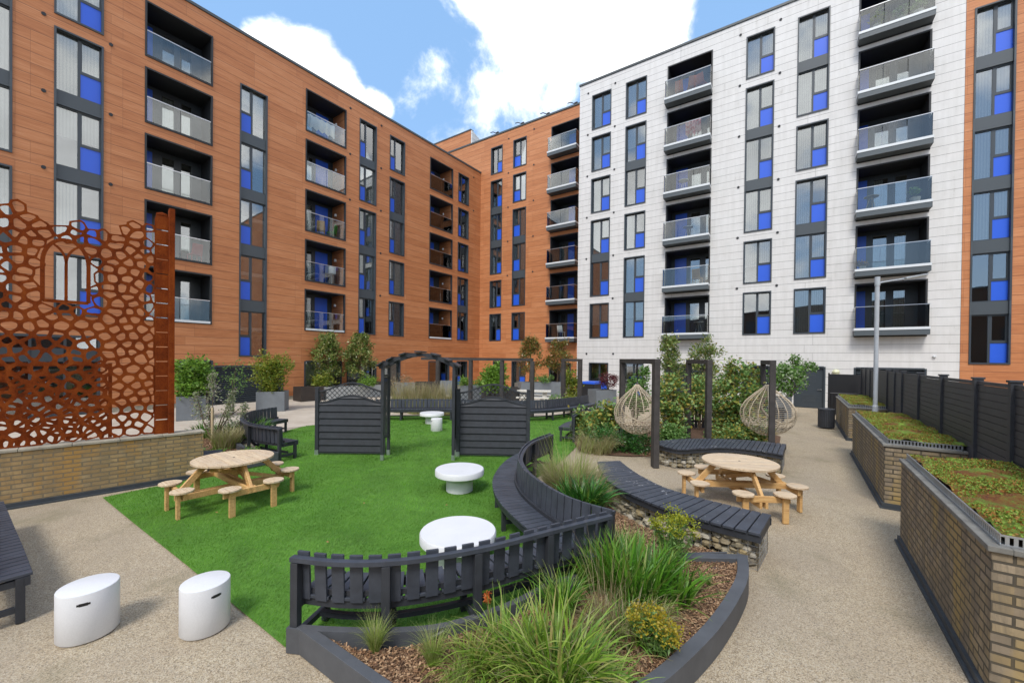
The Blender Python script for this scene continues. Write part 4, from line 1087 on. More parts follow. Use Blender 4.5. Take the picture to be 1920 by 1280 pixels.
gabion_bench('far gabion stone bench behind the right picnic table, in front of the dark timber frames',
             [(3.47, 9.85), (3.62, 9.42), (3.86, 9.15), (4.4, 9.30), (5.1, 9.38), (5.6, 9.15), (5.93, 8.75)], [(3.80, 10.15), (3.95, 10.2), (4.3, 10.35), (4.9, 10.45), (5.7, 10.42), (6.29, 10.2), (6.76, 9.85)], .49, n=30)

# picnic tables
def picnic_table(label, loc, phi, ptype):
    t = thing('picnic_table', label, 'picnic table', (loc[0], loc[1], 0), phi, 'round eight-seat picnic tables')
    s = MB(); Rt = .60; n = 9; wdt = 2*Rt/n
    for k in range(n):       # planked round top
        y0, y1 = -Rt+k*wdt+.003, -Rt+(k+1)*wdt-.003; q = []
        ys_ = np.linspace(y0, y1, 5)
        q = [(math.sqrt(max(.0004, Rt*Rt-y*y)), y) for y in ys_]+[(-math.sqrt(max(.0004, Rt*Rt-y*y)), y) for y in ys_[::-1]]
        s.prism(q, .715, .752)
    s.build('table_top', M['bleached'], t, bevel=.004)
    b_ = MB(); c = math.pi/4
    for y in (-.045, .045):
        b_.box(-.80, y-.02, .30, .80, y+.02, .395)
        b_.box(y-.02, -.80, .20, y+.02, .80, .295)
    b_.build('cross_beam', M['pine'], t, bevel=.004)
    for a in range(4):
        Rm = Matrix.Rotation(a*math.pi/2, 3, 'Z'); b_ = MB()
        b_.beam(Rm @ Vector((.40, 0, .71)), Rm @ Vector((.745, 0, .33)), .048, .09, Rm @ Vector((1, 0, 1)))
        b_.build('slanted_strut', M['pine'], t, bevel=.004)
    b_ = MB()
    for y in (-.33, .33):
        b_.box(-.42, y-.02, .655, .42, y+.02, .712)
    b_.box(-.03, -.5, .63, .03, .5, .654); b_.beam((-.36, .06, .66), (.62, .05, .36), .03, .06); b_.beam((.05, -.36, .62), (.06, .62, .30), .03, .06)
    b_.build('brace', M['pine'], t)
    for a in range(4):
        Rm = Matrix.Rotation(a*math.pi/2, 3, 'Z'); zz = 0
        arm = MB()
        pts = [Rm @ Vector((.77+.0*abs(y), y, 0)) for y in (-.40, -.2, 0, .2, .40)]
        for p0, p1 in zip(pts, pts[1:]): arm.beam((p0.x, p0.y, .345), (p1.x, p1.y, .345), .045, .095)
        arm.build('seat_arm', M['pine'], t, bevel=.004)
        for s_ in (-1, 1):
            q = Rm @ Vector((.79, s_*.315, 0))
            st = MB(); n2 = 26
            for (h0, h1) in ((-.155, -.053), (-.050, .050), (.053, .155)):
                ys_ = np.linspace(h0, h1, 5); st.prism([(q.x+math.sqrt(max(.0001, .155**2-y*y)), q.y+y) for y in ys_]+[(q.x-math.sqrt(max(.0001, .155**2-y*y)), q.y+y) for y in ys_[::-1]], .412, .442)
            st.build('seat', M['bleached'] if ptype else M['pine'], t, bevel=.004)
            lg = MB(); q2 = Rm @ Vector((.838, s_*.30, 0)); lg.cbox(q2.x, q2.y, 0, .410, .045, .085, a*math.pi/2); lg.cbox(q.x, q.y, .394, .4118, .12, .2, a*math.pi/2)
            lg.build('leg', M['pine'], t, bevel=.004)
    bt = MB(); bt.lathe([(.001, .7521), (.018, .7521), (.018, .755), (.001, .755)], n=10); bt.build('parasol_hole_cap', M['dark'], t)
    return t
picnic_table('round pale picnic table with eight seats on the lawn beside the brick wall', (-4.80, 6.95), R(53-90), 1)
picnic_table('round picnic table on the gravel path in front of the far gabion bench', (4.02, 7.06), R(-4), 1)

# white round tables and stools
def round_table(label, x, y):
    t = thing('round_table', label, 'table', (x, y, 0), 0, 'white round tables on the lawn')
    mb = MB(); mb.lathe([(.001, .0), (.235, .0), (.25, .012), (.25, .30), (.001, .30)], n=48); mb.build('pedestal', M['plastic'], t, True)
    mb = MB(); mb.lathe([(.001, .302), (.445, .302), (.46, .315), (.46, .405), (.448, .42), (.001, .422)], n=64); mb.build('table_top', M['plastic'], t, True)
round_table('white round table nearest the curved bench backrest', -.63, 4.86)
round_table('white round table mid-lawn between the curved bench and right fence panel', -.97, 7.60)
round_table('small far white round table seen through the garden arch', -3.05, 15.4)
def drum_stool(label, x, y, slot, h=.435, r=.195):
    t = thing('stool', label, 'stool', (x, y, 0), 0, 'white drum stools')
    mb = MB(); mb.lathe([(.001, 0), (r-.008, 0), (r, .01), (r, h-.010), (r-.003, h-.003), (r-.010, h), (.001, h)], n=72); bd = mb.build('body', M['plastic'], t, True)
    a = R(slot); mb = MB()
    for k in range(6):
        a0, a1 = a-.21+k*.07, a-.21+(k+1)*.07; z0, z1 = (h-.098, h-.072) if 0 < k < 5 else (h-.094, h-.076)
        q = [((r-.02)*math.cos(a0), (r-.02)*math.sin(a0)), ((r+.0012)*math.cos(a0), (r+.0012)*math.sin(a0)), ((r+.0012)*math.cos(a1), (r+.0012)*math.sin(a1)), ((r-.02)*math.cos(a1), (r-.02)*math.sin(a1))]
        mb.prism(q, z0, z1)
    mb.build('hand_slot', M['black'], bd)
drum_stool('white drum stool in front of the far round table under the arch', -2.58, 13.85, -140)
drum_stool('white drum stool nearer the left edge bench, dark hand slot facing the camera', -3.80, 3.61, -52, .43, .205)
drum_stool('white drum stool at the corner of the lawn, left of the planting bed', -2.805, 3.69, -28, .43, .19)

# ================================================================ FENCE PANELS, ARCH, TIMBER FRAMES
def lattice(mb, x0, x1, zlo, zhi, y, sp=.072, w_=.016, th=.006):
    """diagonal lattice between two height functions, clipped"""
    n = int((x1-x0+2)/sp)
    for s_, yy in ((1, y), (-1, y+th)):
        for k in range(-30, n+30):
            c = x0+k*sp; pts = []
            m_ = 60
            run = None
            for i in range(m_+1):
                x = x0+(x1-x0)*i/m_; z = (x-c)*s_+zlo((x0+x1)/2)
                ins = zlo(x) <= z <= zhi(x)
                if ins and run is None: run = (x, z)
                if (not ins or i == m_) and run is not None:
                    e = (x, z) if ins else px_
                    if abs(e[0]-run[0]) > .01: mb.beam((run[0], yy, run[1]), (e[0], yy, e[1]), w_, th, (0, 1, 0)) if False else mb.beam((run[0], yy, run[1]), (e[0], yy, e[1]), th, w_, (0, 0, 1))
                    run = None
                px_ = (x, z)
def fence_panel(label, p, q, wpx, side_post):
    p, q = Vector(p), Vector(q); d = q-p; Ln = d.length
    t = thing('fence_panel', label, 'fence panel', (p.x, p.y, 0), math.atan2(d.y, d.x), 'garden fence panels with lattice tops')
    arch = lambda x: .5-.5*math.cos(2*math.pi*min(1, max(0, (x-.06)/(Ln-.12))))
    top1 = lambda x: 1.335+.19*arch(x)**.9
    top2 = lambda x: 1.63+.22*arch(x)**.9
    a = MB(); n = 40; z = .09; k = 0
    while z < 1.52:          # overlapping boards, top one follows the curve
        z1 = z+.165; mbx = [.06+(Ln-.12)*i/n for i in range(n+1)]
        for i in range(n):
            xa, xb = mbx[i], mbx[i+1]; ta, tb = min(z1, top1(xa)), min(z1, top1(xb))
            if ta-z < .004 and tb-z < .004: continue
            ta, tb = max(ta, z+.001), max(tb, z+.001)
            a.hexa([(xa, -.036, z), (xb, -.036, z), (xb, .012, z), (xa, .012, z), (xa, -.002, ta), (xb, -.002, tb), (xb, .014, tb), (xa, .014, ta)])
        z = z1+.006
    for x in (Ln*.28, Ln*.5, Ln*.76): a.box(x-.012, .016, .1, x+.012, .04, top1(x)-.02)
    a.build('board', M['panelwood'], t)
    f = MB()
    for i in range(n):
        xa, xb = .06+(Ln-.12)*i/n, .06+(Ln-.12)*(i+1)/n
        for tp in (top1, top2): f.beam((xa, 0, tp(xa)), (xb, 0, tp(xb)), .055, .038)
    f.box(.03, -.02, .06, .062, .03, 1.64); f.box(Ln-.062, -.02, .06, Ln-.03, .03, 1.64); f.box(.06, -.021, .05, Ln-.06, .02, .088)
    f.build('panel_frame', M['blackwood'], t)
    l = MB(); lattice(l, .065, Ln-.065, top1, top2, -.005, .125, .014); l.build('lattice', M['panelwood'], t)
    for x in side_post:
        m_ = MB(); m_.cbox(x, 0, .09, 1.70, .09, .09); m_.cbox(x, 0, 1.701, 1.73, .105, .105); po = m_.build('post', M['blackwood'], t, bevel=.004)
        m_ = MB(); m_.cbox(x, 0, 0, .13, .096, .096); m_.build('post_foot', M['zinc'], po)
fence_panel('left charcoal fence panel with arched lattice top, left of the garden arch', (-4.97, 10.28), (-3.2, 10.28), 0, (0,))
fence_panel('right charcoal fence panel with arched lattice top, right of the garden arch', (-1.36, 10.24), (.43, 10.18), 0, (0, 1.79))
# arch
t = thing('garden_arch', 'charcoal garden arch with lattice sides and slatted curved roof between the two fence panels', 'garden arch', (-2.29, 10.08, 0), R(2))
for x in (-.86, .86):
    for y in (-.28, .28):
        mb = MB(); mb.cbox(x, y, .09, 2.24, .07, .07); po = mb.build('post', M['blackwood'], t, bevel=.004)
        mb = MB(); mb.cbox(x, y, 0, .14, .078, .078); mb.build('post_foot', M['zinc'], po)
    mb = MB(); sub = MB()
    lattice(sub, -.245, .245, lambda q: .55, lambda q: 2.02, 0, .062, .014)
    mb.v = [(x+v[1], v[0], v[2]) for v in sub.v]; mb.f = [f[::-1] for f in sub.f]; mb.build('lattice', M['panelwood'], t)
    for q in ((.02, .245, .5, .548), (.02, .245, 2.03, 2.08), (.03, .32, 2.241, 2.30)): mb = MB(); mb.box(x-q[0], -q[1], q[2], x+q[0], q[1], q[3]); mb.build('side_rail', M['blackwood'], t)
for y in (-.28, .28):
    mb = MB(); n = 14; prev = None
    for k in range(n+1):
        u = -1+2*k/n; x = u*.95; z = 2.26+.33*(1-abs(u)**1.8)
        if prev: mb.beam((prev[0], y, prev[1]), (x, y, z), .045, .085)
        prev = (x, z)
    mb.build('curved_rafter', M['blackwood'], t)
for u in (-.97, -.72, -.40, 0, .40, .72, .97):
    z = 2.31+.33*(1-abs(u)**1.8); sl = math.atan(-.33*1.8*abs(u)**.8*(1 if u > 0 else -1)/.95) if u else 0
    mb = MB(); dx = .075*math.cos(sl); dz = .075*math.sin(sl); x = u*.95
    mb.hexa([(x-dx, -.42, z-dz), (x+dx, -.42, z+dz), (x+dx, .42, z+dz), (x-dx, .42, z-dz), (x-dx, -.42, z-dz+.035), (x+dx, -.42, z+dz+.035), (x+dx, .42, z+dz+.035), (x-dx, .42, z-dz+.035)])
    mb.build('roof_slat', M['blackwood'], t, bevel=.003)
# sleeper portals
def portal(label, a, b_, w_=.2, h=2.54, group='dark sleeper portal frames'):
    a, b_ = Vector(a), Vector(b_); d = b_-a; Ln = d.length
    t = thing('timber_portal', label, 'timber frame', (a.x, a.y, 0), math.atan2(d.y, d.x), group)
    for x in (0, Ln): mb = MB(); mb.cbox(x, 0, 0, h-.12, w_, .13); mb.build('post', M['sleeper'], t, bevel=.006)
    mb = MB(); mb.box(-w_/2, -.067, h-.119, Ln+w_/2, .067, h); mb.build('beam', M['sleeper'], t, bevel=.006)
    return t
portal('dark timber frame carrying the left hanging egg chair', (3.38, 9.42), (3.34, 12.15))
portal('dark timber frame in the middle, between the two hanging egg chairs', (5.32, 10.85), (5.70, 12.95))
portal('dark timber frame carrying the right hanging egg chair', (6.62, 10.2), (7.75, 12.4))
portal('distant dark timber frame beside the stone picnic table', (2.55, 19.9), (3.27, 19.3), .2)
t = thing('pergola_row', 'row of four dark posts under one long beam behind the fence panels', 'pergola', (0, 0, 0))
pp = [(.88, 17.35), (-.45, 18.2), (-1.93, 18.8), (-3.5, 19.0)]
for x, y in pp: mb = MB(); mb.cbox(x, y, 0, 2.42, .155, .155, R(-20)); mb.build('post', M['sleeper'], t)
mb = MB()
for a, b_ in zip(pp, pp[1:]): mb.beam((*a, 2.48), (*b_, 2.48), .16, .12)
mb.beam((*pp[-1], 2.48), (-4.3, 19.1, 2.48), .16, .12); mb.build('beam', M['sleeper'], t)
# egg chairs
def egg_chair(label, c, face, top_z=2.42, rx=.60, hgt=1.36, z0=.52):
    t = thing('egg_chair', label, 'hanging chair', (c[0], c[1], 0), R(face), 'hanging wicker egg chairs')
    KV = [0, .04, .12, .25, .40, .52, .66, .80, .92, 1]; KR = [.10, .36, .66, .92, 1.0, .97, .80, .50, .19, .035]
    def rad(v): return rx*float(np.interp(v, KV, KR))
    def openr(v): # half-angle of the opening facing +x
        if v < .22 or v > .86: return 0
        return .88*math.sin(math.pi*(v-.22)/.64)**.6
    P = lambda a, v: ((rad(v))*math.cos(a), rad(v)*math.sin(a), z0+hgt*v)
    s = MB()
    for k in range(18):
        a = 2*math.pi*k/18; run = []
        for i in range(33):
            v = .02+.965*i/32; o = openr(v); aa = (a+math.pi) % (2*math.pi)-math.pi
            if abs(aa) < o:
                if len(run) > 1: s.tube(run, .0085, 5)
                run = []
            else: run.append(P(a, v))
        if len(run) > 1: s.tube(run, .0085, 5)
    s.build('rib', M['wicker'], t, True)
    s = MB()
    for i in range(26):
        v = .03+.90*(i/25); o = openr(v)
        if o < .02: q = [P(2*math.pi*k/28, v) for k in range(29)]
        else: q = [P(o+(2*math.pi-2*o)*k/26, v+.004*math.sin(k*2+i)) for k in range(27)]
        s.tube(q, .0052 if v > .28 else .008, 4)
    for i in range(16):    # criss-cross weave of the lower bowl
        a = 2*math.pi*i/22; s.tube([P(a+1.1*k/8, .03+.27*k/8) for k in range(9)], .008, 4); s.tube([P(a-1.1*k/8, .03+.27*k/8) for k in range(9)], .008, 4)
    s.build('weave', M['wicker'], t, True)
    s = MB(); q = []
    for v in np.linspace(.22, .86, 16): q.append(P(openr(v), v))
    for v in np.linspace(.86, .22, 16): q.append(P(-openr(v), v))
    q.append(q[0]); s.tube(q, .022, 7); s.build('rim', M['wicker'], t, True)
    s = MB(); s.tube([(0, 0, z0+hgt*.985), (0, 0, top_z)], .012, 6); s.lathe([(.02, z0+hgt*.96), (.04, z0+hgt), (.015, z0+hgt+.05)], n=10); s.build('hanging_chain', M['black'], t, True)
    return t
egg_chair('left hanging wicker egg chair in the dark timber frame above the shrubs', (3.36, 10.75), 70, rx=.59)
egg_chair('right hanging wicker egg chair partly behind a dark timber post beside the path', (6.98, 10.95), 20, rx=.66, hgt=1.42, z0=.48)

# ================================================================ PLANTING BED, FOREGROUND
def plank_run(mb, pts, w_, z0, z1, side=1):
    P = Path(pts, side); P.strip(mb, 0, w_, z0, z1)
t = thing('planting_bed_edging', 'low grey composite edging round the foreground planting bed', 'bed edging', (0, 0, 0))
mb = MB(); ca, cb, cc, cd = at(543, 1166, .215), at(698, 1279, .215), at(736, 1279, .215), at(600, 1184, .215); e_ = (cb-ca)*.45; cb = cb+e_; cc = cc+e_
mb.hexa([(ca.x, ca.y, 0), (cb.x, cb.y, 0), (cc.x, cc.y, 0), (cd.x, cd.y, 0), (ca.x, ca.y, .215), (cb.x, cb.y, .215), (cc.x, cc.y, .215), (cd.x, cd.y, .215)]); mb.build('straight_board', M['edging'], t, bevel=.003)
mb = MB(); plank_run(mb, [(-.05, 2.20), (.45, 2.42), (1.05, 2.80), (1.40, 3.07), (1.80, 3.42), (2.22, 3.86), (2.55, 4.27), (2.80, 4.72)], .11, 0, .22, 1); mb.build('curved_board', M['edging'], t)
mb = MB(); plank_run(mb, [at(x, y, .21)[:2] for x, y in ((547, 1167), (600, 1172), (700, 1175), (800, 1171), (870, 1156), (960, 1124), (1045, 1084))]+[(1.16, 4.42)], -.07, 0, .21, 1); mb.build('curved_board', M['edging'], t)
mb = MB(); mb.beam((2.74, 4.70, .165), (1.95, 4.72, .165), .12, .10); mb.beam((2.05, 4.80, .15), (2.62, 4.84, .15), .02, .1); mb.build('cross_board', M['edging'], t, bevel=.003)
mb = MB(); plank_run(mb, [(2.55, 4.86), (2.2, 5.15), (1.9, 5.6), (1.6, 6.3)], .09, 0, .13, 1); mb.build('curved_board', M['edging'], t)
mb = MB(); plank_run(mb, [(.36, 6.6), (.5, 7.25), (.95, 7.75), (1.5, 8.0)], -.08, 0, .2, 1); mb.build('curved_board', M['edging'], t)
mb = MB()
for x, y, a in ((-1.2, 3.0, -.6), (-.35, 2.4, -.6)): mb.cbox(x-.02, y-.04, .04, .05, .012, .012, a)
BED = [(-1.74, 3.40), (0, 2.30), (.42, 2.52), (1.0, 2.88), (1.33, 3.14), (1.72, 3.5), (2.13, 3.93), (2.45, 4.32), (2.70, 4.74), (2.55, 4.9), (2.2, 5.15), (1.9, 5.6), (1.62, 6.2), (1.6, 7.3), (1.55, 8.0), (.95, 7.8), (.5, 7.3), (.33, 6.5), (.36, 6.0), (.66, 5.30), (.95, 4.85), (1.25, 4.5), (1.16, 4.35), (.42, 3.88), (-.2, 3.48), (-.8, 3.23), (-1.2, 3.2)]
sheet('mulch_bed', BED, .155, M['mulch'])
def chips(name, poly, z, dens, label, size=(.012, .035)):
    xs, ys_ = [p[0] for p in poly], [p[1] for p in poly]; n = int((max(xs)-min(xs))*(max(ys_)-min(ys_))*dens)
    P = np.stack([rng.uniform(min(xs), max(xs), n), rng.uniform(min(ys_), max(ys_), n)], 1); P = P[inpoly(P, poly)]; n = len(P)
    C = np.concatenate([P, (z+.004+.022*rng.random(n))[:, None]], 1)
    d = rng.normal(size=(n, 3)); d[:, 2] *= .25; d /= np.linalg.norm(d, axis=1)[:, None]
    nn = rng.normal(size=(n, 3))*.35; nn[:, 2] = 1; s = np.cross(nn, d); s /= np.linalg.norm(s, axis=1)[:, None]
    L_ = rng.uniform(size[0], size[1], n)[:, None]; W2 = L_*rng.uniform(.2, .5, n)[:, None]
    V = np.stack([C-d*L_/2-s*W2/2, C+d*L_/2-s*W2*.4, C+d*L_*.45+s*W2/2, C-d*L_*.4+s*W2*.5], 1).reshape(-1, 3)
    o = fast(name, V, np.arange(4*n).reshape(n, 4), M['chip']); tag(o, label, 'bark mulch', kind='stuff')
chips('bark_mulch', BED, .155, 7500, 'brown bark chippings covering the foreground planting bed')

# foreground plants
def P3(px, py, h=.1): v = at(px, py, h); return (v.x, v.y, h)
clump('sedge_clump', 'big lime green sedge clump at the bottom edge of the planting bed', 'ornamental grass', (.34, 2.83, .1), [
    ('blade', 'sedge', dict(n=330, base_r=.21, hgt=.70, lean=.85, droop=.75, width=.023, seg=8, tip=.05)),
    ('blade', 'iris', dict(n=170, base_r=.16, hgt=.50, lean=.9, droop=.8, width=.013, seg=8)),
    ('dry_blade', 'tan', dict(n=130, base_r=.2, hgt=.6, lean=1.2, droop=.9, width=.010, seg=8))])
clump('sedge_clump', 'second lime sedge clump just left of the big one, leaning over the mulch', 'ornamental grass', (-.02, 3.0, .1), [
    ('blade', 'sedge', dict(n=190, base_r=.15, hgt=.60, lean=.95, droop=.85, width=.020, seg=8, tip=.05)),
    ('dry_blade', 'stalk', dict(n=40, base_r=.1, hgt=.42, lean=1.1, droop=.6, width=.005, seg=6))])
clump('sedge_clump', 'lime sedge clump at the bottom right of the bed, below the golden euphorbia', 'ornamental grass', (.62, 2.72, .1), [
    ('blade', 'sedge', dict(n=200, base_r=.12, hgt=.46, lean=1.0, droop=.8, width=.014, seg=8)),
    ('dry_blade', 'tan', dict(n=60, base_r=.1, hgt=.34, lean=1.2, droop=.8, width=.006, seg=6))])
clump('iris_clump', 'tall green sword-leaved iris clump in the middle of the planting bed', 'perennial plant', (1.22, 3.98, .1), [
    ('blade', 'iris', dict(n=300, base_r=.27, hgt=.66, lean=.72, droop=.28, width=.030, seg=6, tip=.03)),
    ('blade', 'iris', dict(n=110, base_r=.25, hgt=.55, lean=1.05, droop=.4, width=.030, seg=6, tip=.03))])
clump('iris_clump', 'sword-leaved iris clump spreading to the right over the bark', 'perennial plant', (1.60, 3.92, .1), [
    ('blade', 'iris', dict(n=95, base_r=.14, hgt=.52, lean=1.2, droop=.35, width=.026, seg=6, tip=.03))])
clump('iris_clump', 'sword-leaved iris clump against the curved bench backrest', 'perennial plant', (.90, 4.12, .1), [
    ('blade', 'iris', dict(n=120, base_r=.15, hgt=.58, lean=.7, droop=.4, width=.020, seg=6, tip=.03)),
    ('blade', 'tangreen', dict(n=70, base_r=.15, hgt=.62, lean=.5, droop=.4, width=.007, seg=7))])
clump('dry_grass_clump', 'clump of tall dry flower stalks between sedge and iris', 'ornamental grass', (.84, 3.42, .1), [
    ('stalk', 'stalk', dict(n=42, base_r=.10, hgt=.86, lean=.30, droop=.30, width=.006, seg=7)),
    ('blade', 'tan', dict(n=150, base_r=.12, hgt=.44, lean=1.0, droop=.8, width=.006, seg=7)),
    ('blade', 'tangreen', dict(n=130, base_r=.12, hgt=.46, lean=.9, droop=.8, width=.007, seg=7))])
for (px, py, hh_, n_, lb) in ((703, 1232, .36, 260, 'small feather grass tuft behind the bench, leftmost of the three in the bark'), (812, 1262, .40, 280, 'small feather grass tuft, middle one of the three beside the black spotlight'), (852, 1330, .34, 150, 'feather grass tuft cut by the bottom edge, beside the big sedge')):
    clump('feather_grass', lb, 'ornamental grass', P3(px, py), [('blade', 'tangreen', dict(n=n_, base_r=.025, hgt=hh_, lean=.42, droop=.62, width=.0032, seg=8)), ('blade', 'sedge', dict(n=n_//2, base_r=.022, hgt=hh_*.75, lean=.35, droop=.4, width=.0035, seg=7))], 'small feather grass tufts')
# feather grass with strap leaves, behind the bench
clump('feather_grass', 'big straw coloured feather grass in the bed behind the curved bench', 'ornamental grass', (1.0, 6.95, .12), [
    ('blade', 'tan', dict(n=1500, base_r=.36, hgt=.80, lean=.75, droop=.8, width=.0075, seg=8)),
    ('blade', 'tangreen', dict(n=450, base_r=.34, hgt=.75, lean=.55, droop=.6, width=.008, seg=7)),
    ('flower_stalk', 'tangreen', dict(n=95, base_r=.34, hgt=1.3, lean=.34, droop=.22, width=.008, seg=7))])
clump('strap_leaf_plant', 'dark glossy strap-leaved plant under the straw feather grass', 'perennial plant', (1.10, 6.22, .14), [
    ('leaf', 'darkleaf', dict(n=220, base_r=.26, hgt=.62, lean=.85, droop=.55, width=.042, seg=6, tip=.05)),
    ('leaf', 'iris', dict(n=110, base_r=.26, hgt=.60, lean=.85, droop=.5, width=.038, seg=6, tip=.05))])
clump('feather_grass', 'smaller straw grass tuft overhanging the near gabion bench', 'ornamental grass', (1.42, 6.5, .12), [
    ('blade', 'tan', dict(n=500, base_r=.16, hgt=.55, lean=.9, droop=.9, width=.006, seg=7))])
clump('iris_clump', 'sword-leaved clump between the big sedge and the bench posts', 'perennial plant', (.48, 3.72, .15), [
    ('blade', 'iris', dict(n=90, base_r=.12, hgt=.42, lean=.8, droop=.45, width=.020, seg=6, tip=.03)),
    ('blade', 'tangreen', dict(n=80, base_r=.12, hgt=.5, lean=.8, droop=.6, width=.007, seg=7))])
clump('dry_grass_clump', 'tangle of arching dry blades to the right of the big sedge', 'ornamental grass', (1.0, 3.32, .15), [
    ('blade', 'stalk', dict(n=70, base_r=.14, hgt=.5, lean=1.2, droop=.9, width=.005, seg=8)),
    ('blade', 'iris', dict(n=60, base_r=.12, hgt=.4, lean=1.1, droop=.7, width=.012, seg=7))])
clump('feather_grass', 'fresh green grass tuft between the bench corner and the yellow euphorbia', 'ornamental grass', (1.32, 4.72, .15), [
    ('blade', 'iris', dict(n=160, base_r=.14, hgt=.36, lean=.6, droop=.4, width=.010, seg=6)),
    ('blade', 'tangreen', dict(n=160, base_r=.14, hgt=.45, lean=.7, droop=.5, width=.006, seg=6))])
clump('sedge_clump', 'yellowing sedge tuft between the middle feather grass and the big sedge', 'ornamental grass', (-.28, 2.92, .15), [
    ('blade', 'sedge', dict(n=110, base_r=.09, hgt=.44, lean=1.0, droop=.9, width=.013, seg=8, tip=.05)),
    ('dry_blade', 'stalk', dict(n=50, base_r=.1, hgt=.4, lean=1.2, droop=.8, width=.005, seg=7))])
clump('dry_grass_clump', 'dry brown grass between iris clump and golden euphorbia', 'ornamental grass', (1.22, 3.55, .15), [
    ('blade', 'stalk', dict(n=120, base_r=.14, hgt=.34, lean=1.2, droop=.8, width=.005, seg=7)),
    ('blade', 'tangreen', dict(n=160, base_r=.16, hgt=.36, lean=1.1, droop=.8, width=.006, seg=7))])
clump('iris_clump', 'bright sword-leaved clump below the acid yellow euphorbia', 'perennial plant', (1.62, 4.28, .15), [
    ('blade', 'iris', dict(n=110, base_r=.18, hgt=.42, lean=.95, droop=.4, width=.022, seg=6, tip=.03)),
    ('blade', 'tangreen', dict(n=90, base_r=.18, hgt=.4, lean=1.0, droop=.7, width=.006, seg=7))])
shrub('low_shrub', 'bronze leaved low plant under the curved bench top rail', 'shrub', (.98, 4.22, .15), [((0, 0, .12), (.2, .12, .14), 14, 20, .03)], 'photinia_red', .05, .45, trunk_r=.004, stems=3)
def euphorbia(label, base, n, hgt, mk2='euphorbia', rad=.2):
    t = thing('euphorbia', label, 'flowering shrub', base, 0, 'yellow green euphorbias')
    st = MB(); L1, L2 = [], []
    for k in range(n):
        a = random.random()*6.283; r = rad*math.sqrt(random.random()); h = hgt*random.uniform(.6, 1.05)
        x, y = r*math.cos(a), r*math.sin(a); st.tube([(x*.3, y*.3, 0), (x*.7, y*.7, h*.5), (x, y, h)], [.005, .004, .003], 5)
        for i in range(26): f = random.random(); L1.append((x*(.3+.7*f), y*(.3+.7*f), h*(.15+.78*f)))
        for i in range(46): L2.append((x+random.gauss(0, .030), y+random.gauss(0, .024), h+random.gauss(0, .022)))
    V, F = leaves(np.array(L1), .055, .3, .1); fast('leaf', V, F, M['midgreen'], t)
    V, F = leaves(np.array(L2), .020, .9, .5); fast('bract', V, F, M[mk2], t); st.build('stem', M['midgreen'], t)
euphorbia('acid yellow euphorbia in front of the near gabion bench', (1.86, 4.62, .15), 34, .60, rad=.27)
euphorbia('golden euphorbia with bluish leaves at the lower right of the bed', (1.16, 3.20, .15), 26, .33, 'yellowflower', .18)
euphorbia('small euphorbia tucked between sedge and bark on the bottom right', (1.28, 3.25, .1), 10, .22, 'yellowflower', .09)
clump('low_herb', 'small grey green herb by the right edging', 'perennial plant', P3(1362, 1130), [('leaf', 'midgreen', dict(n=60, base_r=.05, hgt=.12, lean=.9, droop=.4, width=.008, seg=4))], 'small herbs in the bark')
clump('low_herb', 'small upright herb in the bark right of the iris', 'perennial plant', P3(1318, 1105), [('leaf', 'iris', dict(n=70, base_r=.05, hgt=.2, lean=.7, droop=.4, width=.008, seg=4))], 'small herbs in the bark')
clump('low_herb', 'withered brown plant at the foot of the bench near the orange flower', 'perennial plant', (.02, 3.42, .1), [('leaf', 'stalk', dict(n=80, base_r=.08, hgt=.16, lean=1.2, droop=.7, width=.012, seg=5))], 'small herbs in the bark')
t = thing('torch_lily', 'single orange torch lily flower behind the nearest bench', 'flower', (-.19, 3.42, .1))
mb = MB(); mb.tube([(0, 0, 0), (.01, 0, .2), (.0, .01, .33)], .004, 5); mb.build('stem', M['stalk'], t)
P, _ = cloud((0, .01, .36), (.018, .018, .045), 12, 14, .008); V, F = leaves(P, .028, .3, -.3); fast('flower_head', V, F, M['orange'], t)
# spotlights
def spot(label, loc, ang, s_=1):
    t = thing('spotlight', label, 'garden light', loc, ang, 'garden spotlights in the bark')
    mb = MB(); mb.tube([(-.05*s_, 0, .06*s_), (.05*s_, 0, .085*s_)], [.03*s_, .034*s_], 14); mb.build('head', M['black'], t, True)
    mb = MB(); mb.tube([(0, 0, -.05), (0, 0, .06*s_)], .007, 6); mb.build('spike', M['black'], t)
spot('black garden spotlight beside the middle feather grass tuft', P3(822, 1205), .4)
spot('small black garden spotlight near the right curved edging', P3(1345, 1142), 2.2, .6)
t = thing('floodlight', 'flat dark blue floodlight lying on the bark by the cross board', 'garden light', P3(1348, 1078), -.3)
mb = MB(); mb.hexa([(-.07, -.05, .0), (.07, -.05, .0), (.07, .05, .03), (-.07, .05, .03), (-.07, -.05, .03), (.07, -.05, .03), (.07, .05, .06), (-.07, .05, .06)]); mb.build('housing', mat('dark blue lens', (.02, .035, .09), .3), t, bevel=.004)

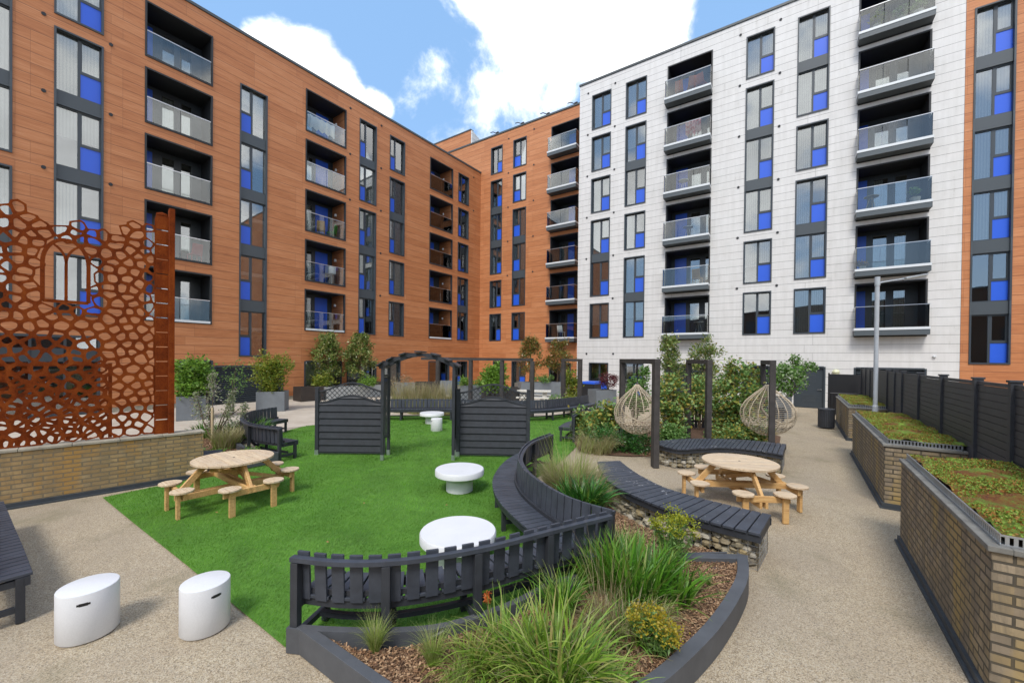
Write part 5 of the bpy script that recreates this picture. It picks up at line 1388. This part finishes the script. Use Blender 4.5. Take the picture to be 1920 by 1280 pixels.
# ================================================================ LEFT BED
LB = [(-5.55, 9.42), (-6.5, 9.85), (-7.45, 10.8), (-8.0, 12.0), (-8.1, 13.2), (-9.6, 12.6), (-9.4, 10.8), (-8.2, 9.9), (-6.9, 8.75), (-6.35, 8.65)]
sheet('mulch_bed', LB, .12, M['mulch']); chips('bark_mulch', LB, .12, 1800, 'brown bark chippings in the bed behind the half-round bench', (.02, .05))
t = thing('planting_bed_edging', 'low grey edging of the bed behind the half-round bench', 'bed edging', (0, 0, 0))
mb = MB(); plank_run(mb, [(-5.52, 9.46), (-6.55, 9.95), (-7.5, 11.0), (-8.06, 12.2)], .10, 0, .26, 1); mb.build('curved_board', M['edging'], t)
mb = MB(); mb.beam((-5.50, 9.45, .14), (-6.0, 8.75, .14), .1, .24); mb.build('end_board', M['edging'], t, bevel=.003)
t = thing('sapling', 'thin staked sapling with grey green flower spikes behind the brick wall end', 'young tree', (-8.3, 11.15, .12))
mb = MB(); mb.cbox(.03, -.05, 0, .95, .05, .05); mb.build('stake', M['palewood'], t)
mb = MB(); LP = []
for (x, y, z0, z1) in ((0, 0, .1, 1.9), (-.55, .1, .25, 1.35), (.62, -.1, .3, 1.42), (.35, .2, .4, 1.15), (.9, 0, .45, 1.05), (-.2, .1, .3, 1.0)):
    mb.tube([(0, 0, 0), (x*.5, y*.5, z0+.25), (x, y, z1)], [.02, .014, .006], 6)
    for k in range(330):
        f = random.random(); LP.append((x*(.75+.25*f)+random.gauss(0, .085*(1.15-f)), y+random.gauss(0, .085), z1-.75*(1-f)+random.gauss(0, .03)))
mb.build('stem', M['bark'], t, True)
V, F = leaves(np.array(LP), .062, .55, .3); fast('foliage', V, F, M['greyleaf'], t)
clump('iris_clump', 'green sword-leaved clump behind the half-round bench', 'perennial plant', (-7.9, 12.0, .12), [('blade', 'iris', dict(n=280, base_r=.55, hgt=.62, lean=.7, droop=.5, width=.03, seg=5)), ('blade', 'darkleaf', dict(n=160, base_r=.55, hgt=.5, lean=.8, droop=.5, width=.035, seg=5))])
clump('iris_clump', 'green sword-leaved clump left of the staked sapling', 'perennial plant', (-8.9, 11.7, .12), [('blade', 'iris', dict(n=160, base_r=.3, hgt=.5, lean=.7, droop=.5, width=.03, seg=5))])
clump('feather_grass', 'brown tinged feather grass behind the half-round bench', 'ornamental grass', (-7.35, 10.35, .12), [('blade', 'tan', dict(n=620, base_r=.28, hgt=.62, lean=.45, droop=.4, width=.009, seg=6)), ('blade', 'tangreen', dict(n=300, base_r=.28, hgt=.5, lean=.5, droop=.4, width=.01, seg=6))])
for x, y, s_, lb in ((-6.5, 9.05, .22, 'low leafy plant behind the left picnic table'), (-6.05, 9.35, .2, 'low leafy plant at the corner of the left bed edging'), (-7.1, 9.15, .26, 'low leafy plant against the brick wall end')):
    shrub('low_shrub', lb, 'shrub', (x, y, .12), [((0, 0, s_*.6), (s_, s_, s_*.6), 14, 26, .05)], 'bright' if s_ < .25 else 'midgreen', .075, .3, trunk_r=.006, stems=3, group='low leafy plants in the left bed')
t = thing('floodlight', 'dark garden floodlight box at the end of the brick wall', 'garden light', (-6.55, 8.75, .12), .5)
mb = MB(); mb.hexa([(-.2, -.12, .1), (.2, -.12, .1), (.2, .12, .2), (-.2, .12, .2), (-.2, -.12, .2), (.2, -.12, .2), (.2, .12, .3), (-.2, .12, .3)]); mb.tube([(0, 0, -.05), (0, 0, .12)], .02, 6); mb.build('housing', M['blackwood'], t)

# ================================================================ PLANTERS AND SHRUBS ROUND THE COURT
def box_planter(label, a, b_, dep, h, mk='planter', group='tall grey planters', flare=0):
    a, b_ = Vector(a), Vector(b_); d = b_-a; Ln = d.length
    t = thing('planter', label, 'planter', (a.x, a.y, 0), math.atan2(d.y, d.x), group); w_ = .04
    mb = MB(); mb.box(0, 0, 0, Ln, w_, h); mb.box(0, dep-w_, 0, Ln, dep, h); mb.box(0, w_, 0, w_, dep-w_, h); mb.box(Ln-w_, w_, 0, Ln, dep-w_, h); mb.build('shell', M[mk], t, bevel=.006)
    mb = MB(); mb.box(w_, w_, .1, Ln-w_, dep-w_, h-.05); mb.build('soil', M['soil'], t)
    return t
box_planter('large grey planter at the end of the rusted screen, with a bright leafy bush', (-12.75, 15.25), (-12.05, 15.82), 1.1, .92)
shrub('leafy_bush', 'bright green leafy bush in the planter beside the rusted screen', 'bush', (-12.75, 16.0, .85), [((0, 0, .85), (.6, .6, .75), 50, 36, .12), ((.45, -.2, 1.15), (.35, .4, .5), 18, 30, .11), ((.2, -.2, .35), (.5, .5, .45), 26, 34, .11)], 'bright', .15, .55)
shrub('thin_tree', 'thin sparse shrub between the two tall planters', 'shrub', (-12.0, 17.3, 0), [((.1, 0, 1.5), (.5, .5, .9), 30, 14, .10)], 'midgreen', .09, .5, trunk_r=.02)
box_planter('square grey planter behind the half-round bench, holding a feathery nandina', (-11.50, 18.05), (-10.42, 18.42), 1.0, .90)
shrub('nandina_bush', 'feathery yellow green nandina in the square grey planter', 'bush', (-11.2, 18.65, .82), [((-.35, 0, 1.15), (.55, .5, .62), 34, 30, .12), ((.42, 0, 1.25), (.5, .45, .5), 30, 30, .12), ((0, 0, .75), (.75, .55, .5), 34, 34, .11), ((.05, 0, .3), (.5, .45, .4), 24, 36, .1)], 'nandina', .15, .35)
box_planter('short dark brown planter left of the evergreen pair by the left block', (-11.7, 22.3), (-10.9, 23.3), 1.0, .80, 'planterdark', 'low dark planters')
box_planter('long pale grey planter under the evergreen pair by the left block', (-10.8, 23.45), (-6.6, 28.4), 1.0, .74, 'paleplanter')
def small_tree(label, base, h, crown_r, leafm='photinia', lean=(0, 0), group='evergreen trees in planters', n=70, sz=.15):
    t = thing('evergreen_tree', label, 'tree', base, 0, group); th = h*.22
    mb = MB(); mb.tube([(0, 0, 0), (lean[0]*.3, 0, th), (lean[0], lean[1], h*.92)], [.045, .04, .012], 7); Ps = []
    for k in range(n):
        f = random.random()**.8; z = th+(h-th)*f; rr = crown_r*(1-.55*abs(f-.42)**1.2*2 if f > .42 else .75+.25*f/.42)*random.uniform(.35, 1.08); a = random.random()*6.283
        x, y = lean[0]*f+rr*math.cos(a), lean[1]*f+rr*math.sin(a)
        if random.random() < .5: mb.tube([(lean[0]*f*.8, lean[1]*f*.8, z-.25*rr), (x, y, z)], [.014, .005], 4)
        m_ = random.randint(26, 60); Ps.append(np.array([x, y, z])+rng.normal(size=(m_, 3))*np.array([.10, .10, .12]))
    mb.build('trunk', M['bark'], t, True); V, F = leaves(np.concatenate(Ps), sz, .42, .5); fast('crown', V, F, M[leafm], t)
small_tree('evergreen tree, left one of the pair above the left fence panel', (*atd(616, 24.8)[:2], .7), 3.15, .95, n=105)
small_tree('evergreen tree, right one of the pair above the left fence panel', (*atd(677, 25.6)[:2], .7), 3.15, .95, n=105)
shrub('yellow_bush', 'yellow green bush at the foot of the left pair of evergreen trees', 'bush', (*atd(606, 24.2)[:2], .7), [((0, 0, .35), (.75, .6, .45), 36, 34, .11)], 'nandina', .13, .5)
shrub('yellow_bush', 'small green bush left of the garden arch post, under the evergreen pair', 'bush', (*atd(690, 25.0)[:2], .7), [((0, 0, .3), (.55, .5, .4), 24, 30, .11)], 'bright', .12, .5)
a0, a1 = atd(700, 26.0), atd(856, 27.6)
for k in range(4):
    q0, q1 = a0.lerp(a1, k/4), a0.lerp(a1, (k+.96)/4)
    box_planter(['grey trough planter, first from the left behind the straw grasses', 'grey trough planter, second from the left behind the straw grasses', 'grey trough planter, third from the left behind the straw grasses', 'grey trough planter, fourth from the left behind the straw grasses'][k], q0[:2], q1[:2], .8, [.92, .85, .9, .95][k], 'planter' if k % 2 else 'planterdark', 'trough planters in the middle distance')
for k, (px, py_, lb) in enumerate(((755, 18.6, 'straw coloured grass behind the far bench, left'), (783, 18.2, 'straw coloured grass behind the far bench, with dark seed heads'), (812, 18.5, 'straw coloured grass behind the far bench, right of the dark seed heads'), (838, 18.0, 'straw coloured grass behind the far bench, beside the right arch post'))):
    p = atd(px, py_); clump('straw_grass', lb, 'ornamental grass', (p.x, p.y, 0), [('blade', 'tan', dict(n=420, base_r=.42, hgt=1.45, lean=.30, droop=.3, width=.016, seg=5)), ('blade', 'tangreen', dict(n=240, base_r=.42, hgt=.85, lean=.4, droop=.3, width=.02, seg=5))], 'straw grasses behind the far bench')
shrub('seed_head_shrub', 'dark brown seed heads rising behind the straw grasses', 'shrub', (*atd(752, 19.4)[:2], 0), [((0, 0, 1.3), (.8, .4, .35), 30, 22, .09)], 'stalk', .09, .3, trunk_r=.008)
for k, (p0, p1, dd, lb) in enumerate(((858, 884, 22.5, 'grey trough planter behind the right fence panel, with clipped box'), (886, 910, 23.0, 'grey trough planter next to the dark pergola post, with clipped box'))):
    a, b_ = atd(p0, dd), atd(p1, dd+.3); box_planter(lb, a[:2], b_[:2], .6, .98, 'planter', 'trough planters in the middle distance')
    shrub('clipped_bush', ['rounded green bush in the trough left of the pergola post', 'rounded green bush in the trough right of the pergola post'][k], 'bush', ((a.x+b_.x)/2, (a.y+b_.y)/2+.2, .9), [((0, 0, .22), (.42, .35, .32), 26, 30, .07)], 'bright', .09, .5, group='rounded bushes in troughs')
shrub('leafy_bush', 'tall bright leafy bush under the dark pergola beam', 'bush', (*atd(925, 22.0)[:2], .6), [((0, 0, .75), (.72, .6, .75), 60, 34, .12), ((.3, 0, 1.3), (.3, .3, .4), 14, 30, .1)], 'bright', .17, .6)
box_planter('low dark timber planter table behind the right fence panel', atd(912, 22.0)[:2], atd(975, 22.8)[:2], .8, .88, 'sleeper', 'low dark planters')
box_planter('long grey planter under the right pair of evergreen trees', atd(978, 26.2)[:2], atd(1052, 26.8)[:2], .9, 1.0)
small_tree('evergreen tree with bronze leaves, left one of the pair before the far corner', (*atd(993, 26.9)[:2], .9), 2.95, .85, 'photinia_red', (.1, 0))
small_tree('evergreen tree with bronze leaves, right one of the pair before the far corner', (*atd(1045, 27.3)[:2], .9), 2.85, 1.0, 'photinia_red', (.1, 0))
shrub('yellow_bush', 'green bush at the foot of the right pair of evergreen trees', 'bush', (*atd(1018, 26.7)[:2], .9), [((0, 0, .3), (.75, .4, .35), 30, 28, .1)], 'midgreen', .12, .5)
# cast stone picnic table
t = thing('stone_picnic_table', 'pale cast stone picnic table with benches beyond the right fence panel', 'picnic table', (*atd(1002, 22.6)[:2], 0), R(-8))
mb = MB(); mb.box(-.95, -.42, .68, .95, .42, .76); mb.build('table_top', M['concrete'], t, bevel=.012)
for x in (-.6, .6): mb = MB(); mb.box(x-.12, -.28, 0, x+.12, .28, .679); mb.build('support', M['concrete'], t, bevel=.01)
for y in (-.82, .82): mb = MB(); mb.box(-.9, y-.17, .38, .9, y+.17, .45); mb.box(-.6, y-.1, 0, -.42, y+.1, .379); mb.box(.42, y-.1, 0, .6, y+.1, .379); mb.build('seat', M['concrete'], t, bevel=.01)
shrub('yellow_bush', 'yellow leaved climber inside the distant timber frame', 'bush', (*atd(1073, 20.6)[:2], 0), [((0, 0, 1.15), (.42, .4, .75), 36, 30, .1)], 'nandina', .13, .6)
shrub('low_shrub', 'rounded low green shrub in front of the distant timber frame, left', 'shrub', (*atd(1045, 19.6)[:2], 0), [((0, 0, .42), (.42, .35, .32), 20, 34, .08)], 'midgreen', .09, .5, group='low shrubs behind the far right bench')
shrub('low_shrub', 'rounded yellow green low shrub in front of the distant timber frame, right', 'shrub', (*atd(1072, 19.2)[:2], 0), [((0, 0, .48), (.45, .35, .34), 20, 34, .08)], 'nandina', .09, .5, group='low shrubs behind the far right bench')
box_planter('grey planter with the dark red maple before the white block', atd(1119, 21.0)[:2], atd(1157, 21.4)[:2], .9, .92)
shrub('japanese_maple', 'small dark red maple in the grey planter before the white block', 'small tree', (*atd(1141, 21.6)[:2], .85), [((0, 0, .55), (.58, .5, .38), 44, 26, .08)], 'maple', .10, .4, trunk_r=.02)
t = thing('storage_box', 'dark storage box with a blue lid under the ground floor window of the white block', 'storage box', (*atd(1110, 24.5)[:2], 0), prz)
mb = MB(); mb.box(-.5, -.4, 0, .5, .4, 1.05); mb.build('body', M['black'], t, bevel=.01)
mb = MB(); mb.box(-.53, -.43, 1.051, .53, .43, 1.2); mb.build('lid', M['blue'], t, bevel=.02)
# shrubs round the egg chairs
shrub('leafy_bush', 'broad green bush with yellowing lower leaves left of the hanging egg chair', 'bush', (*atd(1122, 12.4)[:2], 0), [((0, 0, .55), (.78, .5, .50), 64, 30, .10), ((.35, .1, .9), (.35, .3, .35), 16, 26, .1)], 'shrub', .12, .6)
shrub('ground_shrub', 'dark spreading shrub under the left hanging egg chair', 'shrub', (*atd(1190, 11.0)[:2], 0), [((0, 0, .26), (.72, .5, .34), 80, 46, .07), ((-.7, .3, .3), (.6, .5, .35), 50, 40, .07)], 'darkleaf', .07, .4, trunk_r=.008)
clump('dry_grass_clump', 'drooping dry grass at the foot of the dark shrub', 'ornamental grass', (*atd(1122, 10.9)[:2], 0), [('blade', 'tan', dict(n=700, base_r=.42, hgt=.75, lean=.8, droop=.9, width=.008, seg=7)), ('blade', 'tangreen', dict(n=300, base_r=.3, hgt=.55, lean=.8, droop=.9, width=.009, seg=7))])
shrub('leafy_bush', 'green climbing bush between the left egg chair and its far post', 'bush', (*atd(1192, 13.6)[:2], 0), [((0, 0, 1.25), (.42, .35, .72), 50, 36, .09), ((.28, 0, 2.0), (.14, .14, .36), 10, 30, .06)], 'midgreen', .10, .6)
shrub('leafy_bush', 'tall leafy bush right of the left egg chair', 'bush', (*atd(1262, 12.2)[:2], 0), [((0, 0, 1.2), (.46, .42, .85), 60, 30, .11), ((0, 0, .4), (.4, .4, .4), 14, 24, .1)], 'shrub', .115, .6)
shrub('leafy_bush', 'green and yellow bush behind the middle timber frame', 'bush', (*atd(1312, 14.4)[:2], 0), [((0, 0, 1.1), (.55, .45, .9), 50, 28, .12)], 'shrub', .12, .6)
shrub('leafy_bush', 'largest bush with turning leaves left of the right hanging egg chair', 'bush', (*atd(1385, 12.6)[:2], 0), [((0, 0, 1.3), (.84, .6, .95), 120, 34, .12), ((-.2, 0, 2.2), (.25, .25, .42), 12, 24, .1), ((.45, 0, 2.05), (.2, .2, .35), 8, 20, .09), ((.1, -.1, .5), (.85, .55, .5), 50, 30, .11)], 'shrub', .115, .6)
shrub('ground_shrub', 'low green ground cover behind the far gabion bench, right half', 'shrub', (*atd(1385, 11.1)[:2], 0), [((0, 0, .42), (.95, .3, .28), 60, 34, .08)], 'shrub', .08, .6, trunk_r=.008)
shrub('ground_shrub', 'low green ground cover behind the far gabion bench, left end', 'shrub', (*atd(1262, 11.2)[:2], 0), [((0, 0, .40), (.45, .3, .3), 34, 34, .08)], 'midgreen', .08, .6, trunk_r=.008)
RB = [(1.85, 10.9), (2.6, 10.5), (3.2, 10.4), (3.7, 10.5), (4.6, 10.7), (5.6, 10.8), (6.6, 10.5), (7.6, 11.4), (9.0, 13.4), (8.6, 15.2), (6, 16.5), (3.2, 15.6), (1.9, 12.6)]
sheet('mulch_bed', RB, .02, M['mulch']); chips('bark_mulch', [(3.4, 10.3), (6.7, 10.4), (7.6, 11.4), (7.0, 12.4), (4.4, 12.4), (3.4, 11.6)], .02, 1500, 'reddish bark chippings behind the far gabion bench', (.02, .05))
# low slatted screen behind the bushes, seen between the posts
t = thing('slatted_fence', 'low dark upright-slat fence glimpsed behind the bushes and timber frames', 'fence', (*atd(1245, 14.9)[:2], 0), R(-6))
mb = MB()
for k in range(34): mb.box(k*.125, 0, .05, k*.125+.095, .02, .86)
mb.box(-.02, .021, .25, 4.3, .05, .33); mb.box(-.02, .021, .68, 4.3, .05, .76); mb.build('slats', M['blackwood'], t)
# evergreens behind, against the white block
small_tree('slender evergreen tree against the white block above the left egg chair', (*atd(1257, 19.5)[:2], 0), 3.6, .62, 'photinia', (-.1, 0), 'evergreen trees before the white block', 62, .14)
small_tree('evergreen tree against the white block above the middle timber frame', (*atd(1318, 19.2)[:2], 0), 3.55, .95, 'photinia', (.15, 0), 'evergreen trees before the white block', 70, .14)
box_planter('grey planter with the pale-edged shrub beside the dark door', atd(1461, 17.6)[:2], atd(1486, 17.9)[:2], .8, .95)
shrub('dogwood_bush', 'spreading shrub with white edged leaves beside the dark door', 'bush', (*atd(1482, 18.0)[:2], .85), [((-.15, 0, .85), (.72, .6, .75), 66, 34, .10), ((.75, 0, 1.45), (.35, .3, .16), 12, 20, .07), ((.25, 0, 1.75), (.2, .2, .2), 8, 20, .06)], 'dogwood', .12, .6, trunk_r=.02)

# fallen leaves on the lawn and path
for px, py in ((408, 962), (616, 1018), (682, 945), (835, 948), (965, 940), (560, 1175)):
    p = at(px, py, .03); mb = MB(); a = random.random()*6; L_ = .045; z = .04 if px < 1000 else .012
    q = [Vector((L_*k*math.cos(a)-L_*.45*j*math.sin(a), L_*k*math.sin(a)+L_*.45*j*math.cos(a), z+.012*abs(j)+.006*k)) for k, j in ((0, 0), (.35, 1), (1, .1), (.5, -.9))]
    mb.add([(p.x+v.x, p.y+v.y, v.z) for v in q], [(0, 1, 2, 3)])
    o = mb.build('fallen_leaf', M['fallen']); tag(o, 'small brown fallen leaf lying on the artificial lawn', 'leaf', 'fallen leaves on the lawn')

# ================================================================ THINGS ON THE BALCONIES
def onfac(b, u, y, z): return tuple(b.matrix_world @ Vector((u, y, z)))
bpy.context.view_layer.update()
FRL = {id(L): (-12.6, 24.0, R(90-AL)), id(Mi): (-2.726, 37.0, R(90-AW)), id(W_): (10.575, 25.85, R(90-AW))}
def fpt(b, u, y, z):
    X0, Y0, rz = FRL[id(b)]; c, s = math.cos(rz), math.sin(rz); return (X0+c*u-s*y, Y0+s*u+c*y, z)
def bal_chair(b, label, u, y, z, face, m_, group='balcony chairs'):
    t = thing('balcony_chair', label, 'chair', fpt(b, u, y, z), FRL[id(b)][2]+R(face), group)
    mb = MB(); mb.box(-.24, -.22, .40, .24, .22, .45); mb.build('seat', m_, t)
    mb = MB(); mb.hexa([(-.24, .20, .45), (.24, .20, .45), (.24, .24, .45), (-.24, .24, .45), (-.22, .30, .95), (.22, .30, .95), (.22, .34, .95), (-.22, .34, .95)]); mb.build('backrest', m_, t)
    for x in (-.21, .21):
        for yy in (-.2, .2): mb = MB(); mb.tube([(x, yy, 0), (x, yy, .4)], .02, 6); mb.build('leg', m_, t)
def bal_table(b, label, u, y, z, m_):
    t = thing('balcony_table', label, 'table', fpt(b, u, y, z), 0, 'balcony tables')
    mb = MB(); mb.lathe([(.001, .68), (.3, .68), (.3, .71), (.001, .71)], n=20); mb.build('table_top', m_, t)
    for k in range(3): a = k*2.1; mb = MB(); mb.tube([(.05*math.cos(a), .05*math.sin(a), .68), (.26*math.cos(a), .26*math.sin(a), 0)], .012, 5); mb.build('leg', m_, t)
def cloth(b, name, label, cat, u0, u1, ztop, zbot, y, m_, seed=0):
    n = 26; r = random.Random(seed); V = []; F = []
    for i in range(n+1):
        u = u0+(u1-u0)*i/n; yy = y+.05*math.sin(i*1.1+seed)+.03*math.sin(i*2.3)
        V += [(*fpt(b, u, yy, ztop),), (*fpt(b, u, yy+.03*math.sin(i), (ztop+zbot)/2),), (*fpt(b, u, yy, zbot+.25*(ztop-zbot)*abs(math.sin(i*.55+seed))),)]
    for i in range(n):
        for j in range(2): a = i*3+j; F.append((a, a+3, a+4, a+1))
    tag(fast(name, V, F, m_, smooth=True), label, cat)
pink = mat('pink patterned blanket', (.5, .2, .24), .9); b = NB(pink); nn = b.noise(b.world(), 5, 3); b.col(b.ramp(nn, [(.4, (.45, .10, .14)), (.5, (.62, .45, .45)), (.6, (.50, .16, .22))]))
FL_ = lambda k: 4.18+2.99*k
FW_ = lambda k: 4.23+3*k
bal_chair(L, 'red chair on a left block balcony just right of the rusted screen', -5.0, .75, FL_(1), 190, M['red'])
bal_chair(L, 'orange folding chair on the middle balcony of the second balcony column', 1.6, .8, FL_(2), 150, M['pine'])
bal_chair(L, 'green and wood folding chair at the right end of the same middle balcony', 2.3, .8, FL_(2), 220, mat('green slats', (.06, .30, .05), .5))
cloth(L, 'laundry', 'white laundry hanging on the top balcony of the second balcony column', 'laundry', .5, 2.2, FL_(4)+1.2, FL_(4)+.3, .35, M['curtain'], 2)
cloth(L, 'curtain_cloth', 'white cloth hanging in the first balcony column low behind the glass', 'laundry', -6.9, -6.3, FL_(0)+1.0, FL_(0)+.2, .5, M['curtain'], 4)
t = thing('drying_box', 'white appliance standing on a stand on the second lowest balcony beside the blue door', 'appliance', fpt(L, 2.25, .8, FL_(1)), FRL[id(L)][2])
mb = MB(); mb.box(-.25, -.25, .75, .25, .25, 1.25); mb.build('body', M['slab'], t, bevel=.02)
for x in (-.2, .2):
    for y in (-.2, .2): mb = MB(); mb.tube([(x, y, 0), (x, y, .75)], .015, 5); mb.build('leg', M['steel'], t)
cloth(W_, 'blanket', 'pink patterned blanket over the white block balcony rail, second from the top', 'blanket', .45, 1.35, FW_(4)+1.13, FW_(4)+.1, -.50, pink, 1)
for u, k, fc, lb in ((.0, 5, 180, 'left orange-backed chair on the topmost balcony of the narrower balcony column'), (.7, 5, 200, 'middle orange-backed chair on the topmost balcony of the narrower balcony column'), (1.3, 5, 160, 'right orange-backed chair on the topmost balcony of the narrower balcony column')):
    bal_chair(W_, lb, u, -.1, FW_(k), fc, mat('terracotta chair', (.42, .12, .06), .6))
bal_table(W_, 'small pale table on the white block balcony third from the top', .3, -.1, FW_(3), M['slab'])
bal_table(W_, 'small dark table on the fourth balcony down of the narrower column', .6, -.1, FW_(2), M['steel'])
bal_chair(W_, 'pale chair on the second lowest balcony of the narrower column', 1.2, -.1, FW_(1), 170, M['pine'])
bal_table(W_, 'barbecue table on the lowest balcony of the narrower balcony column', 1.3, -.1, FW_(0), M['steel'])
bal_chair(Mi, 'round cream chair on the lowest balcony of the corner block', 8.0, .1, 4.3, 180, M['slab'])
def pot(b, label, u, y, z, h, r, mk, hh=.5):
    t = thing('potted_plant', label, 'potted plant', fpt(b, u, y, z), 0, 'potted plants on balconies')
    mb = MB(); mb.lathe([(.001, 0), (r*.7, 0), (r, h), (r*.85, h), (.001, h-.03)], n=16); mb.build('pot', M['concrete'], t, True)
    P, _ = cloud((0, 0, h+hh*.5), (r*1.5, r*1.5, hh*.6), 12, 26, .05); V, F = leaves(P, .09, .5, .4); fast('foliage', V, F, M[mk], t)
pot(W_, 'conical potted plant on the top right balcony of the white block', 9.4, -.25, FW_(5), .3, .17, 'nandina', .7)
pot(W_, 'leafy potted plant at the right of the top right balcony', 10.9, -.25, FW_(5), .3, .2, 'midgreen', .6)
pot(W_, 'potted plant with pale leaves mid top right balcony', 10.3, -.25, FW_(5), .3, .16, 'dogwood', .5)
pot(W_, 'leafy potted plant at the right end of the third lowest right balcony', 10.9, -.25, FW_(2), .3, .2, 'midgreen', .5)
pot(W_, 'red flowered pot on the second lowest right balcony beside the blue door', 9.0, -.25, FW_(1), .2, .14, 'fallen', .25)
bal_table(W_, 'small table on the third lowest wide balcony of the white block', 9.3, -.2, FW_(2), M['palewood'])
